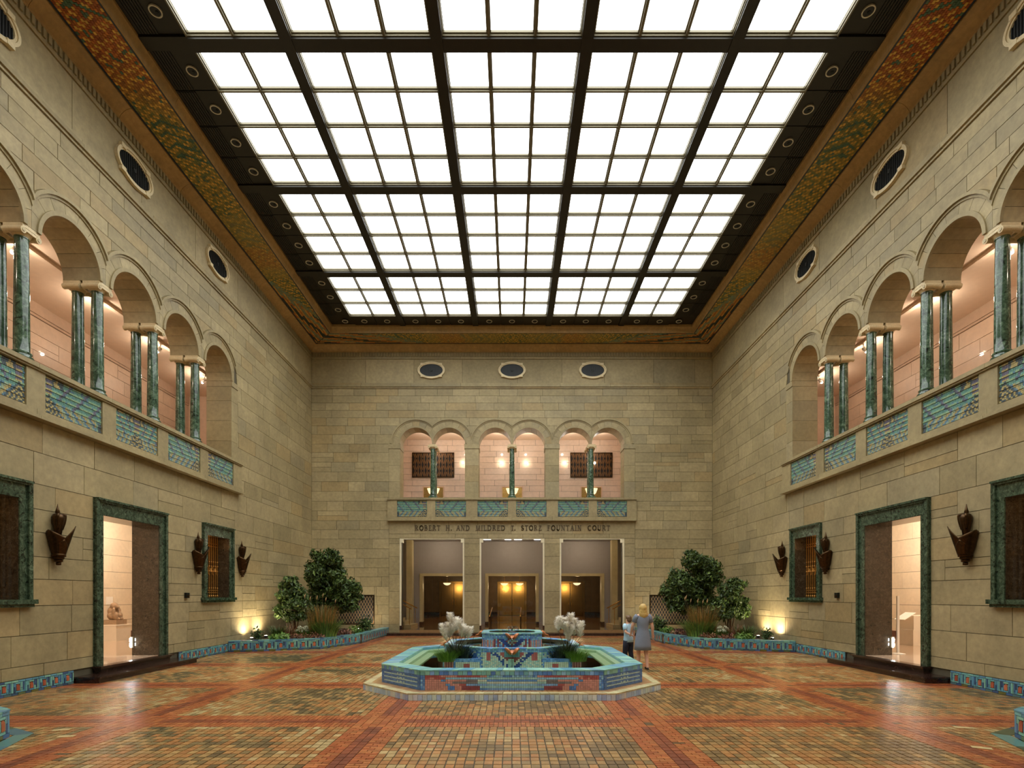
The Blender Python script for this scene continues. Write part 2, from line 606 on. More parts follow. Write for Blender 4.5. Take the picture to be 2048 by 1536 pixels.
def floor_build():
    fl = MB().box(-W, W, -1.2, D, -0.25, -0.010).build('floor', M['grout'])
    tag(fl, 'brick paved court floor with red banded squares', None, None, 'structure')
    R = np.random.RandomState(5)
    X0, X1, Y0, Y1, K = [], [], [], [], []      # K: 0 paver, 1 light band, 2 dark band
    def grid(x0, x1, y0, y1, wx, wy, kind, stagger=0):
        nx, ny = max(1, round((x1 - x0) / wx)), max(1, round((y1 - y0) / wy))
        sx, sy = (x1 - x0) / nx, (y1 - y0) / ny
        for i in range(nx):
            for j in range(ny):
                if stagger == 1 and j % 2 and nx > 1:
                    pass
                X0.append(x0 + i * sx); X1.append(x0 + (i + 1) * sx)
                off = 0
                Y0.append(y0 + j * sy + off); Y1.append(y0 + (j + 1) * sy + off); K.append(kind)
    xe = [-W] + [v for b in BX for v in (b - HB, b + HB)] + [W]
    ye = [-1.2] + [v for b in BY for v in (b - HB, b + HB)] + [D]
    for i in range(len(xe) - 1):
        for j in range(len(ye) - 1):
            bx, by = i % 2 == 1, j % 2 == 1
            a = (xe[i], xe[i + 1], ye[j], ye[j + 1])
            if a[1] - a[0] < 0.02 or a[3] - a[2] < 0.02: continue
            if not bx and not by:
                grid(*a, 0.106, 0.130, 0)
            elif bx and not by:
                x = a[0]
                for k, w in enumerate(SW):
                    if k == 1:
                        grid(x, x + w, a[2], a[3], 0.10, 0.13, 2)
                    else:
                        # transverse bricks with alternating joints
                        n = round((a[3] - a[2]) / 0.066)
                        for q in range(n):
                            y0 = a[2] + (a[3] - a[2]) * q / n
                            y1 = a[2] + (a[3] - a[2]) * (q + 1) / n
                            s = x + w * (0.36 if q % 2 else 0.64)
                            for p0, p1 in ((x, s), (s, x + w)):
                                X0.append(p0); X1.append(p1); Y0.append(y0); Y1.append(y1); K.append(1)
                    x += w
            elif by and not bx:
                y = a[2]
                for k, w in enumerate(SW):
                    if k == 1: grid(a[0], a[1], y, y + w, 0.13, 0.10, 2)
                    else: grid(a[0], a[1], y, y + w, 0.066, 0.125, 1)
                    y += w
            else:
                grid(*a, 0.117, 0.0875, 1)
    X0, X1, Y0, Y1, K = map(np.array, (X0, X1, Y0, Y1, K))
    cx, cy = (X0 + X1) / 2, (Y0 + Y1) / 2
    keep = np.ones(len(cx), bool)
    for P in HOLES:
        lo, hi = np.min(P, 0), np.max(P, 0)
        idx = np.where((cx > lo[0]) & (cx < hi[0]) & (cy > lo[1]) & (cy < hi[1]))[0]
        for i in idx:
            if in_poly(cx[i], cy[i], P): keep[i] = False
    keep &= (cy > 1.0)
    X0, X1, Y0, Y1, K, cx, cy = [a[keep] for a in (X0, X1, Y0, Y1, K, cx, cy)]
    n = len(cx)
    # colours: tan, orange, olive and cream pavers in loose clouds; red bands
    pal = np.array([C(190, 158, 104), C(188, 132, 80), C(134, 122, 84), C(100, 95, 68), C(208, 188, 138), C(190, 142, 88)])
    o = vnoise(cx, cy, 0.55, 1) * 0.6 + vnoise(cx, cy, 1.7, 2) * 0.4
    e = R.rand(n)
    t = o + (e - 0.5) * 0.55
    ci = np.where(t < 0.27, 3, np.where(t < 0.40, 2, np.where(t < 0.52, 0, np.where(t < 0.66, 5, np.where(t < 0.82, 1, 4)))))
    col = pal[ci]
    warm = vnoise(cx, cy, 2.6, 7)[:, None]
    col = col * (1 - 0.35 * warm) + np.array(C(182, 124, 72)) * 0.35 * warm
    band = np.array([C(192, 112, 66), C(182, 100, 58), C(198, 124, 74)])[R.randint(0, 3, n)]
    dark = np.array([C(150, 78, 52), C(162, 88, 58), C(138, 74, 52)])[R.randint(0, 3, n)]
    col = np.where((K == 1)[:, None], band, np.where((K == 2)[:, None], dark, col))
    edge = (K == 1) & (R.rand(n) < 0.02)
    col[edge] = C(110, 92, 66)
    col = col * R.uniform(0.78, 1.04, (n, 1))
    jx = R.uniform(-0.0035, 0.0035, n)
    g = np.where(K == 0, 0.0068, 0.004)
    U0, U1, V0, V1 = X0 + g + jx * (K == 0), X1 - g + jx * (K == 0), Y0 + g, Y1 - g
    jit = R.uniform(-0.0011, 0.0011, (n, 4))
    # nearest ones in view are objects of their own
    vis = np.where((cy > 5.80) & (np.abs(cx) < cy * 0.957))[0]
    near = vis[np.argsort(np.hypot(cx[vis], cy[vis]))][:300]
    sel = np.zeros(n, bool)
    sel[near] = True
    mesh_cache = {}
    for i in near:
        w, d = round(U1[i] - U0[i], 3), round(V1[i] - V0[i], 3)
        key = (w, d, int(K[i]), int(ci[i]) if K[i] == 0 else int(R.randint(3)), int(R.randint(3)))
        if key not in mesh_cache:
            j = R.uniform(-0.0011, 0.0011, 4)
            ob = MB().poly(FW, [(U0[i], V0[i]), (U1[i], V0[i]), (U1[i], V1[i]), (U0[i], V1[i])], -0.03, 0.0, tuple(col[i])).build('brick', M['brick'], fl)
            for q, v in enumerate(ob.data.vertices[4:8]): v.co.z += j[q]
            mesh_cache[key] = ob.data
        else:
            ob = bpy.data.objects.new('brick', mesh_cache[key])
            COL.objects.link(ob)
            place(ob, (cx[i] + jx[i] * (K[i] == 0), cy[i], -0.03), fl)
    s = ~sel
    st = boxes_obj('bricks_far', FW, U0[s], U1[s], V0[s], V1[s], -0.03, 0.0, col[s], M['brick'], fl, jit[s])
    tag(st, kind='stuff')
    return fl
FLOOR = floor_build()

# ------------------------------------------------------------------ side walls
SIDE_DEPTH = 0.82
Z_SIDE = [0.28, 0.52, 1.10, 1.66, 2.18, 2.62, 3.10, 3.55, 4.04, 4.66, 5.28, 5.80, 6.30, 6.85, 7.35, 7.90, 8.40, 8.90, 9.32, 9.70, 10.08, 10.42, 10.76, 11.08, 11.40]
DOOR = (11.84, 14.30, 0.0, 4.04)
DOOR_IN = (12.09, 14.02, 0.29, 3.68)
WIN = [(15.99, 17.73, 1.66, 4.04), (8.53, 10.27, 1.66, 4.04)]
WIN_IN = [(16.23, 17.49, 1.78, 3.70), (8.77, 10.03, 1.78, 3.70)]
ARC0, ARC1 = ARCH_SIDE[0] - RE, ARCH_SIDE[-1] + RE

def side_wall(side):
    fr = FL if side < 0 else FR
    nm = 'wall_left' if side < 0 else 'wall_right'
    r = random.Random(21 if side < 0 else 22)
    mb = MB()
    rects = [(-1.2, D, -0.1, ZS), ]
    for h in [(DOOR_IN[0], DOOR_IN[1], 0.0, DOOR_IN[3])] + WIN_IN + [(ARCH_SIDE[0] - RI - 0.02, ARCH_SIDE[-1] + RI + 0.02, 5.9, ZS)]:
        rects = subtract(rects, h)
    low = subtract(rects, (-2, D + 1, 5.2, 20.0))
    high = subtract(rects, (-2, D + 1, -1.0, 5.2))
    for q in low: mb.fbox(fr, *q, -0.68, -0.025)
    for q in high: mb.fbox(fr, *q, -SIDE_DEPTH, -0.025)
    mb.fbox(fr, -1.2, ARCH_SIDE[0] - PITCH / 2, ZS, ZCEIL + 0.1, -SIDE_DEPTH, -0.025)
    mb.fbox(fr, ARCH_SIDE[-1] + PITCH / 2, D, ZS, ZCEIL + 0.1, -SIDE_DEPTH, -0.025)
    mb.fbox(fr, ARCH_SIDE[0] - PITCH / 2, ARCH_SIDE[-1] + PITCH / 2, 10.2, ZCEIL + 0.1, -SIDE_DEPTH, -0.025)
    for c in ARCH_SIDE:
        spandrel(mb, fr, c, ZS, PITCH / 2, PITCH / 2, 10.2, -SIDE_DEPTH, -0.025)
    wall = mb.build(nm, M['joint'])
    tag(wall, ('left' if side < 0 else 'right') + ' sandstone wall with arcaded gallery, doorway and grilled windows', None, None, 'structure')
    g = arch_env(ARCH_SIDE, ZS, RE)
    blocks = []
    lower = ashlar(Z_SIDE[:11], 0.0, D, 0.85, 1.75, r) + ashlar(Z_SIDE[10:18], 0.0, D, 0.8, 1.7, r)
    for h in [DOOR] + WIN + [(ARC0, ARC1, 5.27, 8.93)]:
        lower = subtract(lower, h)
    upper = ashlar(Z_SIDE[17:], 0.0, D, 0.75, 1.5, r)
    shapes = [rect_shape(q) for q in lower]
    def genv(u):
        z = g(u)
        return z if z > 0 else -1
    for q in upper:
        shapes += clip_env(q, genv)
    lay_blocks(wall, fr, shapes, M['stone'], stone_col, r)
    # frieze slabs between string course and cornice, string course mouldings
    u = 0.3
    while u < D - 0.1:
        w = r.uniform(1.9, 2.6)
        MB().poly(fr, rect_shape((u, min(u + w, D), 11.66, 12.76)), -0.05, 0.0, stone_col(r)).build('frieze_slab', M['stone'], wall)
        u += w
    u = 0.0
    while u < D - 0.05:
        b = min(u + 2.3, D)
        m2 = MB()
        for (z0, z1, nn) in ((11.405, 11.47, 0.035), (11.47, 11.56, 0.075), (11.56, 11.655, 0.03), (12.765, 12.85, 0.03)):
            m2.fbox(fr, u + 0.004, b - 0.004, z0, z1, -0.04, nn, stone_col(r))
        m2.build('string_course', M['stone'], wall)
        u = b
    arch_pieces(wall, fr, ARCH_SIDE, ZS, M['stone'], r, SIDE_DEPTH - 0.01, [(PITCH / 2,) * 2] * 5)
    # jamb stones beside the end arches
    for (u0, u1) in ((ARC0, ARCH_SIDE[0] - RI), (ARCH_SIDE[-1] + RI, ARC1)):
        z = 6.34
        for z1 in (6.95, 7.62, 8.27, 8.75, ZS):
            MB().fbox(fr, u0 + 0.004, u1 - 0.0, z + 0.004, z1 - 0.004, -SIDE_DEPTH + 0.01, 0.012 if z1 < 8.9 else 0.035, stone_col(r)).build('jamb_stone', M['stone'], wall)
            z = z1
    return wall
WALLS = {s: side_wall(s) for s in (-1, 1)}

# ------------------------------------------------------------------ far wall
BACK_DEPTH = 0.8
PORTAL = [(-5.2, -2.21), (-1.5, 1.5), (2.21, 5.2)]
ZDOOR = 4.48
BAR0, BAR1 = -5.69, 5.69
OPEN_B = [(-5.18, -2.18), (-1.54, 1.54), (2.18, 5.18)]        # the three bays of the upper arcade
def back_wall():
    r = random.Random(33)
    fr = FB
    mb = MB()
    rects = [(-W - 0.9, W + 0.9, -0.1, ZSB)]
    for a, b in PORTAL: rects = subtract(rects, (a, b, 0.0, ZDOOR))
    for a, b in OPEN_B: rects = subtract(rects, (a - 0.02, b + 0.02, 5.9, ZSB))
    for q in rects: mb.fbox(fr, *q, -BACK_DEPTH, -0.025)
    mb.fbox(fr, -W - 0.9, BAR0, ZSB, ZCEIL + 0.1, -BACK_DEPTH, -0.025)
    mb.fbox(fr, BAR1, W + 0.9, ZSB, ZCEIL + 0.1, -BACK_DEPTH, -0.025)
    mb.fbox(fr, BAR0, BAR1, 10.1, ZCEIL + 0.1, -BACK_DEPTH, -0.025)
    edges = [BAR0, -3.68, -1.86, 0.0, 1.86, 3.68, BAR1]
    halves = [(c - edges[i], edges[i + 1] - c) for i, c in enumerate(ARCH_BACK)]
    for i, c in enumerate(ARCH_BACK):
        spandrel(mb, fr, c, ZSB, halves[i][0], halves[i][1], 10.1, -BACK_DEPTH, -0.025)
    wall = mb.build('wall_back', M['joint'])
    tag(wall, 'far sandstone wall with three doorways below a six arched gallery', None, None, 'structure')
    shapes = []
    zl = [0.0, 0.48, 0.95, 1.40, 1.80, 2.25, 2.70, 3.12, 3.55, 4.00, 4.45, 4.88, 5.30, 5.75, 6.2, 6.65, 7.1, 7.55, 8.0, 8.45, ZSB]
    for (a, b) in ((-W, -5.69), (5.69, W)):
        q = ashlar(zl, a, b, 0.7, 1.5, r)
        for s in (-1, 1):
            q = subtract(q, (-8.9, -6.36, 0.50, 1.86) if s < 0 else (6.36, 8.9, 0.50, 1.86))
        shapes += [rect_shape(x) for x in q]
    # portal piers in single stones
    zp = [0.12, 0.50, 1.26, 2.03, 2.82, 3.64, 4.22, ZDOOR]
    for (a, b) in ((-5.69, -5.2), (-2.21, -1.5), (1.5, 2.21), (5.2, 5.69)):
        for k in range(len(zp) - 1):
            shapes.append(rect_shape((a, b, zp[k], zp[k + 1])))
    u = -5.69
    for w in (1.45, 1.62, 1.5, 1.62, 0.95, 1.45, 1.6, 1.19):
        shapes.append(rect_shape((u, u + w, ZDOOR, 4.68)))
        u += w
    u = -5.69
    for w in (1.2, 1.55, 1.35, 1.55, 1.3, 1.55, 1.4, 1.48):
        shapes.append(rect_shape((u, u + w, 4.68, 5.27)))
        u += w
    g = arch_env(ARCH_BACK, ZSB, RE)
    def genv(u):
        z = g(u)
        return z
    up = ashlar([ZSB, 9.28, 9.68, 10.05, 10.4, 10.74, 11.07, 11.4], -W, W, 0.7, 1.5, r)
    for q in up: shapes += clip_env(q, genv)
    lay_blocks(wall, fr, shapes, M['stone'], stone_col, r)
    u = -W
    while u < W - 0.05:
        w = min(r.uniform(1.9, 2.6), W - u)
        MB().poly(fr, rect_shape((u, u + w, 11.66, 12.76)), -0.05, 0.0, stone_col(r)).build('frieze_slab', M['stone'], wall)
        u += w
    u = -W
    while u < W - 0.05:
        b = min(u + 2.3, W)
        m2 = MB()
        for (z0, z1, nn) in ((11.405, 11.47, 0.035), (11.47, 11.56, 0.075), (11.56, 11.655, 0.03), (12.765, 12.85, 0.03)):
            m2.fbox(fr, u + 0.004, b - 0.004, z0, z1, -0.04, nn, stone_col(r))
        m2.build('string_course', M['stone'], wall)
        u = b
    arch_pieces(wall, fr, ARCH_BACK, ZSB, M['stone'], r, BACK_DEPTH - 0.01, halves)
    # piers of the arcade, stone by stone, with a thin impost
    for (a, b) in ((BAR0, OPEN_B[0][0]), (OPEN_B[0][1], OPEN_B[1][0]), (OPEN_B[1][1], OPEN_B[2][0]), (OPEN_B[2][1], BAR1)):
        z = 6.34
        for z1 in (7.1, 7.85, 8.62, ZSB):
            e = 0.025 if z1 == ZSB else 0.0
            MB().fbox(fr, a - e + 0.003, b + e - 0.003, z + 0.004, z1 - 0.004, -BACK_DEPTH + 0.01, 0.012 + e, stone_col(r)).build('pier_stone', M['stone'], wall)
            z = z1
    # dark plinth blocks and the shallow steps along the portal
    for (a, b) in ((-5.69, -5.2), (-2.21, -1.5), (1.5, 2.21), (5.2, 5.69)):
        MB().fbox(fr, a - 0.01, b + 0.01, 0.0, 0.12, -0.04, 0.02).build('plinth', M['step'], wall)
    return wall
WALLB = back_wall()
wf = MB().box(-W - 0.9, W + 0.9, -1.6, -1.2, -0.1, ZCEIL + 0.1, STONE).build('wall_front', M['stone'])
tag(wf, 'plain sandstone wall behind the viewer', None, None, 'structure')

# ------------------------------------------------------------------ ceiling with its laylight
def ceiling_build():
    HX = 6.83
    YB, YF = 22.53, 1.175
    ce = MB()
    zc = ZCEIL
    for q in ((-W, -HX, -1.2, D), (HX, W, -1.2, D), (-HX, HX, YB, D), (-HX, HX, -1.2, YF)):
        ce.box(q[0], q[1], q[2], q[3], zc + 0.03, zc + 0.3)
    c = ce.build('ceiling', M['ceil'])
    tag(c, 'dark metal ceiling framing a large backlit glass laylight', None, None, 'structure')
    px, bm = (2 * HX - 4 * 0.24) / 13, 0.24
    xs, xb = [], []
    x = -HX
    for k, n in enumerate((2, 3, 3, 3, 2)):
        for i in range(n):
            xs.append((x, x + px)); x += px
        if k < 4:
            xb.append((x, x + bm)); x += bm
    py, by = 0.948, 0.29
    ys, yb = [], []
    y = YB
    for k, n in enumerate((3, 4, 4, 4, 4, 2)):  # unseen rows at the front end added to brighten the fountain's front
        for i in range(n):
            ys.append((y - py, y)); y -= py
        if k < 5:
            yb.append((y - by, y)); y -= by
    yend = y
    m = 0.05
    for (a, b) in xs:
        for (e, f) in ys:
            MB().box(a + m, b - m, e + m, f - m, zc + 0.05, zc + 0.07).build('pane', M['sky'], c)
    for (a, b) in xb: MB().box(a, b, yend, YB, zc - 0.10, zc + 0.12).build('beam', M['ceil'], c)
    for (a, b) in yb: MB().box(-HX, HX, a, b, zc - 0.085, zc + 0.12).build('cross_beam', M['ceil'], c)
    edges = [-HX] + [p for q in xb for p in q] + [HX]
    for i in range(0, len(edges), 2):
        a0, a1 = edges[i], edges[i + 1]
        n = round((a1 - a0) / px)
        for k in range(n + 1):
            x = a0 + px * k
            w = m if 0 < k < n else m * 0.7
            mm = MB().box(x - w, x + w, yend, YB, zc - 0.0, zc + 0.1)
            mm.box(x - w * 0.45, x + w * 0.45, yend, YB, zc - 0.045, zc + 0.0)
            mm.build('mullion', M['mullion'], c)
    for k, (e, f) in enumerate(ys):
        for y in ((e, f) if (k in (2, 6, 10, 14, 18, 20)) else (f,)):
            mm = MB().box(-HX, HX, y - m, y + m, zc + 0.002, zc + 0.1)
            mm.box(-HX, HX, y - m * 0.45, y + m * 0.45, zc - 0.04, zc + 0.002)
            mm.build('cross_mullion', M['mullion'], c)
    # border panels with fine ribs, one per pane, and their recessed lamps
    ri = 7.17
    lamps = []
    for s in (-1, 1):
        for k, (e, f) in enumerate(ys):
            b = MB().box(min(s * HX, s * 7.86), max(s * HX, s * 7.86), e + 0.012, f - 0.012, zc - 0.0, zc + 0.04)
            for q in range(7):
                x = s * (7.42 + q * 0.06)
                b.box(x - 0.018, x + 0.018, e + 0.03, f - 0.03, zc - 0.018, zc)
            b.build('border_panel', M['ceil'], c)
            lamps.append((s * ri, (e + f) / 2, s, k))
        for (e, f) in yb:
            MB().box(min(s * HX, s * 7.86), max(s * HX, s * 7.86), e, f, zc - 0.045, zc + 0.04).build('border_rib', M['ceil'], c)
    for k, (a, b) in enumerate(xs):
        MB().box(a + 0.012, b - 0.012, YB, YB + 0.98, zc, zc + 0.04).build('border_panel', M['ceil'], c)
        lamps.append(((a + b) / 2, 22.98, 0, k))
    for (a, b) in xb: MB().box(a, b, YB, YB + 0.98, zc - 0.045, zc + 0.04).build('border_rib', M['ceil'], c)
    lamps += [(s * ri, 22.98, 0, 90 + s) for s in (-1, 1)]
    return c, lamps
CEIL, DOWNLIGHTS = ceiling_build()

# ------------------------------------------------------------------ cornice: cove, mosaic soffit, fascia
def mosaic_cols(U, Vv, length, R):
    """U distance from the far corner, Vv 0..1 across the soffit"""
    n = len(U)
    w = R.rand(n)
    ti, tj = np.round(U / 0.072).astype(int), np.round(Vv * 16).astype(int)
    dot = ((ti + tj) % 3 == 0) & (w < 0.8)
    big = vnoise(U, Vv * 0.4, 1.3, 3)
    rust = np.array([C(158, 88, 38), C(140, 74, 32), C(172, 102, 42)])[R.randint(0, 3, n)]
    oliv = np.array([C(128, 116, 58), C(104, 108, 62), C(150, 128, 62)])[R.randint(0, 3, n)]
    f = np.clip((big - 0.42) * 4.0, 0, 1)[:, None]
    col = rust * (1 - f) + oliv * f
    col[dot] = np.array(C(200, 158, 74))
    col[(w > 0.93)] = C(72, 98, 84)
    # teal chevron strokes in groups of four
    ph = np.mod(U + 0.5 * np.abs(Vv - 0.35), 3.6)
    stripe = (ph < 1.3) & (np.mod(ph, 0.33) < 0.085)
    col[stripe & (Vv > 0.12) & (Vv < 0.92)] = C(66, 98, 82)
    # waves and gold streaks towards the far corners
    far = U < 5.2
    wv = np.sin(U * 2.2 + Vv * 9.0)
    edge = U < 5.2 - Vv * 2.6
    z = far & edge
    col[z] = np.where((np.mod(Vv * 6 + 0.35 * np.sin(U * 1.5), 1.0) < 0.3)[z][:, None], C(190, 140, 72), np.where((wv > 0.35)[z][:, None], C(44, 58, 54), np.where((wv < -0.55)[z][:, None], C(120, 128, 104), np.array(C(168, 98, 44)))))
    st = far & (np.abs(U - (5.2 - Vv * 2.6)) < 0.28)
    col[st] = np.where((R.rand(st.sum()) < 0.5)[:, None], np.array(C(110, 134, 118)), np.array(C(132, 124, 84)))
    plainz = (U > 5.4) & (U < 8.6)
    col[plainz] = col[plainz] * 0.5 + np.array(C(158, 138, 78)) * 0.5
    return col * R.uniform(0.8, 1.15, (n, 1))

def cornice(k, fr, u0, u1, mit0, mit1, name_pos):
    t = empty('trim_%d' % k, fr.p((u0 + u1) / 2, 13.0, 0.0), 'stone cornice with a gold and green mosaic soffit ' + name_pos, None, None, 'structure')
    r = random.Random(40 + k)
    def run(prof, ua, ub, ma, mb_, name, mat, col, par=t):
        rings = []
        for (u, mflag, sg) in ((ua, ma, 1), (ub, mb_, -1)):
            rings.append([fr.p(u + (sg * n if mflag else 0), z, n) for n, z in prof])
        MB().loft(rings, col, True, True).build(name, mat, par)
    cove = [(-0.05, 13.07), (0.03, 13.07), (0.045, 13.12), (0.075, 13.17), (0.13, 13.23), (0.20, 13.28), (0.28, 13.305), (0.31, 13.31), (0.31, 13.36), (0.31, 13.48), (-0.05, 13.48)]
    fas = [(1.30, 13.335), (1.33, 13.335), (1.345, 13.40), (1.37, 13.47), (1.40, 13.53), (1.42, 13.56), (1.42, 13.66), (1.30, 13.66)]
    cuts = [u0]
    while cuts[-1] < u1 - 3.2: cuts.append(cuts[-1] + r.uniform(2.1, 2.5))
    cuts.append(u1)
    for i in range(len(cuts) - 1):
        a, b = cuts[i], cuts[i + 1]
        e = 0.004
        cc = mul(C(186, 152, 98), r.uniform(0.92, 1.05))  # warmer than the wall stone: the floor's orange bounce is in the colour
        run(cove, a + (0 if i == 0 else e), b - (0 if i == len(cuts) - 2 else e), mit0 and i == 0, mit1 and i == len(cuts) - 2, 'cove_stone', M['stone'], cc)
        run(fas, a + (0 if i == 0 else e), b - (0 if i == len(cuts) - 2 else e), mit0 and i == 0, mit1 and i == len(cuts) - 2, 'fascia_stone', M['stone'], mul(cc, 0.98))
    run([(0.31, 13.352), (1.30, 13.352), (1.30, 13.5), (0.31, 13.5)], u0, u1, mit0, mit1, 'soffit_bed', M['joint'], (1, 1, 1))
    for (na, nb) in ((0.315, 0.36), (1.255, 1.298)):
        run([(na, 13.34), (nb, 13.34), (nb, 13.36), (na, 13.36)], u0, u1, mit0, mit1, 'blue_border', M['mosaic'], C(34, 42, 56))
    run([(-0.05, 12.85), (0.02, 12.85), (0.02, 13.07), (-0.05, 13.07)], u0, u1, mit0, mit1, 'dentil_bed', M['stone'], mul(STONE, 0.8))
    # mosaic tiles
    R = np.random.RandomState(60 + k)
    tu, tv = 0.072, 0.056
    nv = int((1.255 - 0.36) / tv)
    us = np.arange(u0, u1, tu)
    A, Bv = np.meshgrid(us, np.arange(nv), indexing='ij')
    A, Bv = A.ravel() + (Bv.ravel() % 2) * tu / 2, Bv.ravel()
    n0 = 0.36 + Bv * (1.255 - 0.36) / nv
    nc = n0 + tv / 2
    ok = (A > (u0 + nc if mit0 else u0)) & (A + tu < (u1 - nc if mit1 else u1))
    A, n0, Bv = A[ok], n0[ok], Bv[ok]
    sfr = F(fr.p(0, 13.352, 0), fr.eu, fr.en, (0, 0, -1))
    if mit0 and mit1:
        U = np.minimum(A - u0, u1 - A)
    else:
        U = (u1 - A)
    cols = mosaic_cols(U, (n0 - 0.36) / 0.9, u1 - u0, R)
    ob = boxes_obj('mosaic_tiles', sfr, A + 0.004, A + tu - 0.004, n0 + 0.004, n0 + (1.255 - 0.36) / nv - 0.004, 0.0, 0.010, cols, M['mosaic'], t, R.uniform(-0.002, 0.002, (len(A), 4)))
    tag(ob, kind='stuff')
    # dentils
    du = 0.125
    us = np.arange(u0 + 0.1, u1 - 0.15, du)
    dn = boxes_obj('dentils', fr, us, us + 0.068, us * 0 + 12.875, us * 0 + 13.045, 0.0, 0.055, np.tile(np.array(mul(STONE, 0.95)), (len(us), 1)), M['stone'], t)
    tag(dn, kind='stuff')
cornice(1, FL, -1.2, D, False, True, 'along the left wall')
cornice(2, FR, -1.2, D, False, True, 'along the right wall')
cornice(3, FB, -W, W, True, True, 'along the far wall')

# ------------------------------------------------------------------ galleries behind the arcades
def gallery_side(side):
    s = side
    fr = FL if s < 0 else FR
    r = random.Random(70 + s)
    nm = 'left' if s < 0 else 'right'
    X0, X1 = W + SIDE_DEPTH, 13.3
    y0, y1, z0, z1 = 4.5, 22.0, 5.45, 10.02
    w = MB().box(*sorted((s * (X1 + 0.2), s * (X1 + 0.03))), y0 - 0.2, y1 + 0.2, z0, z1).build('wall_gallery_' + nm, M['joint'])
    tag(w, 'pink lit limestone back wall of the %s gallery' % nm, None, None, 'structure')
    gf = F((s * X1, 0, 0), (0, 1, 0), (0, 0, 1), (-s, 0, 0))
    zs = [z0 + (9.62 - z0) * i / 9 for i in range(10)]
    sh = [rect_shape(q) for q in ashlar(zs, y0, y1, 1.0, 2.0, r)]
    lay_blocks(w, gf, sh, M['pink_stone'], lambda q: mul(C(222, 194, 168), q.uniform(0.94, 1.03)), r, -0.035, 0.0)
    for (a, b, n) in ((9.63, 9.70, 0.02), (9.71, 10.02, 0.035)):
        MB().fbox(gf, y0, y1, a, b, -0.03, n, C(206, 176, 150)).build('wall_band', M['pink_stone'], w)
    ea = MB().box(*sorted((s * X0, s * (X1 + 0.2))), y1, y1 + 0.2, z0, z1, C(222, 194, 168)).build('wall_gallery_%s_far_end' % nm, M['pink_stone'])
    eb = MB().box(*sorted((s * X0, s * (X1 + 0.2))), y0 - 0.2, y0, z0, z1, C(222, 194, 168)).build('wall_gallery_%s_near_end' % nm, M['pink_stone'])
    for o, q in ((ea, 'far'), (eb, 'near')): tag(o, '%s end wall of the %s gallery' % (q, nm), None, None, 'structure')
    f = MB().box(*sorted((s * X0, s * (X1 + 0.2))), y0, y1, z0 - 0.15, z0).build('floor_gallery_' + nm, M['room_floor'])
    c = MB().box(*sorted((s * X0, s * (X1 + 0.2))), y0 - 0.2, y1 + 0.2, z1, z1 + 0.2).build('ceiling_gallery_' + nm, M['plaster'])
    tag(f, 'floor of the %s upper gallery' % nm, None, None, 'structure')
    tag(c, 'plaster ceiling of the %s upper gallery' % nm, None, None, 'structure')
    # ceiling track with its spot lamps
    tx = s * 11.3
    tr = MB().box(tx - 0.07, tx + 0.07, y0 + 0.3, y1 - 0.3, z1 - 0.09, z1).build('lighting_track', M['plaster'])
    tag(tr, 'long pale lighting track on the %s gallery ceiling' % nm, 'track')
    names = ['nearest', 'second', 'third', 'fourth', 'fifth', 'farthest']
    for k, y in enumerate((7.2, 9.7, 12.2, 14.7, 17.2, 19.7)):
        t = empty('spot_lamp', (tx, y, z1 - 0.36), '%s white spot lamp hanging from the %s gallery track' % (names[k], nm), 'lamp', 'gallery track lamps')
        MB().tube([(tx, y, z1 - 0.09), (tx, y, z1 - 0.17)], 0.015, 6).build('stem', M['white'], t)
        d = Vector((s * 0.75, 0.1, -0.75)).normalized()
        p = Vector((tx, y, z1 - 0.22))
        MB().tube([p - d * 0.02, p + d * 0.14], [0.05, 0.055], 10).build('housing', M['white'], t, True)
        MB().ball(tuple(p + d * 0.155), 0.04, 8, 5).build('bulb', M['bulb'], t, True)
        lamp('lamp_light', 'POINT', tuple(p + d * 0.26), GALLERY_W, (1.0, 0.85, 0.69), 0.05, parent=t)
for s in (-1, 1): gallery_side(s)

